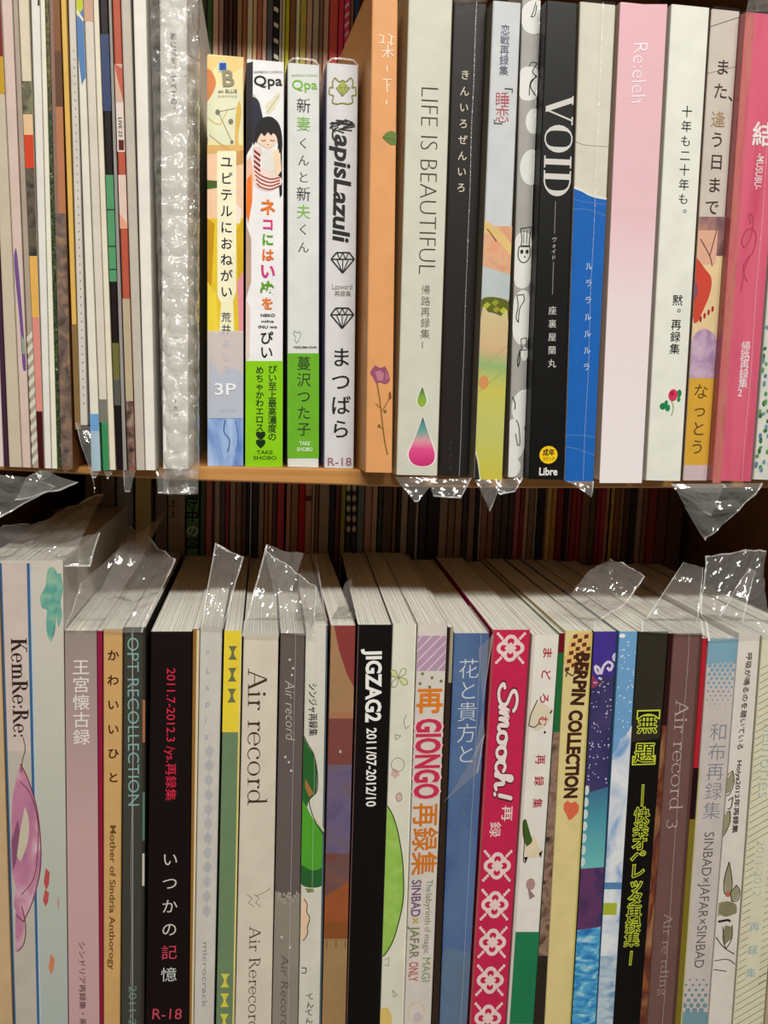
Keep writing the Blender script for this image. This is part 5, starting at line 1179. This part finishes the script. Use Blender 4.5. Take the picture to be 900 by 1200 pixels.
up = [(234.8, 242, (56, 50, 44)), (242.6, 249, (44, 66, 38)), (249.6, 256.3, (150, 110, 94)), (256.8, 262, (112, 86, 76)), (262.4, 268, (44, 30, 22)), (268.3, 272.5, (58, 40, 30)), (273, 277.5, (40, 26, 18)),
      (278, 284, (108, 84, 64)), (284.3, 289.6, (98, 62, 38)), (290, 296.3, (162, 132, 108)), (296.7, 301.3, (140, 112, 82)), (301.7, 307.4, (110, 66, 54)), (307.8, 312.8, (140, 110, 94)),
      (313.2, 320, (56, 56, 60)), (320.4, 327.4, (24, 22, 22)), (327.8, 330.4, (130, 122, 108)), (330.8, 334.3, (150, 130, 100)), (334.8, 339.6, (126, 122, 22)), (340, 346.6, (86, 58, 40)), (347, 351.6, (166, 140, 106)),
      (352, 359.2, (122, 108, 50)), (359.6, 366, (126, 100, 84)), (366.8, 374, (114, 100, 82)), (374.4, 379, (84, 64, 48)), (379.5, 385.5, (126, 96, 80)), (386.3, 396.2, (132, 50, 44)), (396.8, 403, (132, 36, 52)),
      (403.5, 410.2, (150, 40, 60)), (410.7, 414.4, (84, 60, 44)), (414.8, 421, (30, 38, 66))]
ZR = .338
for i, (rt, (xa, xb, Yi)) in enumerate(rear(up, .20, 30, 60, UG, ZR, board_top(0)+.002, 'from the bubble wrap in the row behind the comics', 'shaded books behind the comics', .14)):
    if i == 14:
        for q in range(9):
            yy = -30+q*18.5
            P = [V(xa+.5, yy, Yi-.0004), V(xb-1.3, yy+3, Yi-.0004), V(xb-1.3, yy+8, Yi-.0004), V(xa+.5, yy+5, Yi-.0004)]
            new_obj('white_bar', P, [(0, 1, 2, 3)], mat((150, 140, 120), .5, UG, name='rear_print'), rt).parent = rt.children[0]
    if i == 27:
        for q in range(8):
            yy = -20+q*11; P = [V(xa+.5, yy+5, Yi-.0004), V(xb-1.3, yy, Yi-.0004), V(xb-1.3, yy+4, Yi-.0004), V(xa+.5, yy+9, Yi-.0004)]
            new_obj('pink_stripe', P, [(0, 1, 2, 3)], mat((190, 110, 120), .5, UG, name='rear_print'), rt).parent = rt.children[0]
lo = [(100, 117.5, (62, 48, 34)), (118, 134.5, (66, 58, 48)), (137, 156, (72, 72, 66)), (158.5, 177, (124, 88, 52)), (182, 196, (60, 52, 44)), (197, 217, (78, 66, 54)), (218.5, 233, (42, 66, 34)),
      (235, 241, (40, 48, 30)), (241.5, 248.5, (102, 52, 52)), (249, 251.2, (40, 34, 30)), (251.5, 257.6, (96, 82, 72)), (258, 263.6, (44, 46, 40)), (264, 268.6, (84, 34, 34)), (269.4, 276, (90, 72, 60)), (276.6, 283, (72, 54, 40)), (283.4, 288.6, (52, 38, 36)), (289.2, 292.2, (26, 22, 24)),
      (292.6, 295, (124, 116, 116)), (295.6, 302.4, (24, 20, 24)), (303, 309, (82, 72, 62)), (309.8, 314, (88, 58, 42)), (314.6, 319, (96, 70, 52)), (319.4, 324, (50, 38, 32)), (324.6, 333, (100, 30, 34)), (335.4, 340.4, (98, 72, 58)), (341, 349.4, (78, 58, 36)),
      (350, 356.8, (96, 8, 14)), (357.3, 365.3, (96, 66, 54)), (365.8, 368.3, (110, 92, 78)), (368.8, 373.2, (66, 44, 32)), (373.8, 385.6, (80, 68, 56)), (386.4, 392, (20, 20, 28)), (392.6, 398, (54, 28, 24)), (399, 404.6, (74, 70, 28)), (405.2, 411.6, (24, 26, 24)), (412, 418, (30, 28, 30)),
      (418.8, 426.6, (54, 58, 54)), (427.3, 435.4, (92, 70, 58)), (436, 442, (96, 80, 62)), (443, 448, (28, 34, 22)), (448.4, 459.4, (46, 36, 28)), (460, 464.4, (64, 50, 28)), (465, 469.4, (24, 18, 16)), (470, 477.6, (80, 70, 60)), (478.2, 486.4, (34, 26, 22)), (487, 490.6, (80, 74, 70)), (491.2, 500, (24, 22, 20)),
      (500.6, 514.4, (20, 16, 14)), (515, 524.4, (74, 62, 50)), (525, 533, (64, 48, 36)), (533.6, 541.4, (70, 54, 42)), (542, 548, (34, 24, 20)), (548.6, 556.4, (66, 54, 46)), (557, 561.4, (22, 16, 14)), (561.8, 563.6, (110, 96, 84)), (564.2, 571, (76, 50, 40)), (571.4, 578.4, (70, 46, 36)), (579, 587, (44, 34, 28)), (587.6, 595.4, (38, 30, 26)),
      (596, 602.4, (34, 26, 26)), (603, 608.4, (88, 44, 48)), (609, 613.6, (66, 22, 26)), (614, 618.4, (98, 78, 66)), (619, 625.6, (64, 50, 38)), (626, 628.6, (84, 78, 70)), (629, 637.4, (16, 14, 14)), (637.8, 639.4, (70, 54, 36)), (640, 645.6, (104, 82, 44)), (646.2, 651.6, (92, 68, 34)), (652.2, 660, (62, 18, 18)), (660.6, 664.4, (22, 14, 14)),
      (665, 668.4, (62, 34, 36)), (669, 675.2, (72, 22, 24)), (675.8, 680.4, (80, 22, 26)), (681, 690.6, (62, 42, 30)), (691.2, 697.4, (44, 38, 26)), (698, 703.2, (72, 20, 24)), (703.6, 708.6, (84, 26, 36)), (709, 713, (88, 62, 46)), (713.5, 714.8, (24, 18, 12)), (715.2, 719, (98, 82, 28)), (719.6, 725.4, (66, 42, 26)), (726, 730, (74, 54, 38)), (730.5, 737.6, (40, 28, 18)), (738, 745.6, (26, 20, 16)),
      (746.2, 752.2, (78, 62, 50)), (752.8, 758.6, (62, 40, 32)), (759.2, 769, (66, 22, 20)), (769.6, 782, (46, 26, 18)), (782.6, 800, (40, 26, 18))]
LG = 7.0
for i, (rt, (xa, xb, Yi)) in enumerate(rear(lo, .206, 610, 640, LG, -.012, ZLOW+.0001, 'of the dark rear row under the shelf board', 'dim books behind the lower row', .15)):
    if i == 6:      # green spine with pale characters
        b_ = rt
        for ch, y in zip('留守中の国', (578, 590, 605, 622, 637)):
            vs, fs = glyph(ch, .02); c_ = V(225.5, y, Yi-.0005); k = 15.5*mm(225, y, Yi)
            new_obj('lettering', [c_+Vector(((x-.5)*k, 0, (y_-.36)*k)) for x, y_ in vs], fs, mat((126, 116, 100), .5, LG, name='rear_print'), rt)
    if i == 5:
        for ch, y in zip('土上', (590, 603)):
            vs, fs = glyph(ch, .01); c_ = V(197+6, y, Yi-.0005); k = 9*mm(225, y, Yi)
            new_obj('lettering', [c_+Vector(((x-.5)*k, 0, (y_-.36)*k)) for x, y_ in vs], fs, mat((110, 98, 84), .5, LG, name='rear_print'), rt)
    if i == 27:
        P = [V(xa, 581, Yi-.0004), V(xb, 581, Yi-.0004), V(xb, 587, Yi-.0004), V(xa, 587, Yi-.0004)]
        new_obj('dark_band', P, [(0, 1, 2, 3)], mat((50, 20, 16), .5, LG, name='rear_print'), rt)
    if i in (34, 35):
        rq = random.Random(i)
        for q in range(5):
            y = 572+q*12; P = [V(xa+(xb-xa)*(.5+.4*math.cos(a)), y+4*math.sin(a), Yi-.0004) for a in (0, 1.1, 2.2, 3.3, 4.4, 5.4)]
            new_obj('pale_blotch', P, [tuple(range(6))], mat((100, 92, 76), .5, LG, name='rear_print'), rt)
# brown cartons lying at either end behind the lower row
def carton(label, px0, px1, py0, py1, Y0, Y1):
    a, b_ = V(px0, py1, Y0), V(px1, py0, Y0)
    rt = empty('carton', ((a.x+b_.x)/2, Y0, ZLOW)); rt['label'] = label; rt['category'] = 'box'
    cb = mat((112, 78, 48), .7, 3.0, .1, .2, 30, 'cardboard')
    z1 = b_.z; x0, x1 = a.x, b_.x
    v = [(x0, Y0, ZLOW), (x1, Y0, ZLOW), (x1, Y1, ZLOW), (x0, Y1, ZLOW), (x0, Y0, z1), (x1, Y0, z1), (x1, Y1, z1), (x0, Y1, z1)]
    new_obj('carton_body', v, [(0, 1, 5, 4), (1, 2, 6, 5), (2, 3, 7, 6), (3, 0, 4, 7), (0, 3, 2, 1), (4, 5, 6, 7)], cb, rt)
    xm = (Y0+Y1)/2
    for k, (ya_, yb_, dz) in enumerate(((Y0+.001, xm-.0008, .0012), (xm+.0008, Y1-.001, .0016))):
        vv = [(x0+.001, ya_, z1+.0002), (x1-.001, ya_, z1+.0002), (x1-.001, yb_, z1+.0002), (x0+.001, yb_, z1+.0002)]
        vv += [(p[0], p[1], p[2]+dz) for p in vv]
        new_obj('flap', vv, [(0, 1, 5, 4), (1, 2, 6, 5), (2, 3, 7, 6), (3, 0, 4, 7), (4, 5, 6, 7)], cb, rt)
carton('brown cardboard carton in the dark behind the pink-backed lower books, far end', 802, 950, 600, 700, .212, .38)
carton('brown cardboard carton in the dark behind the wide flowered book', -45, 99, 600, 700, .23, .38)
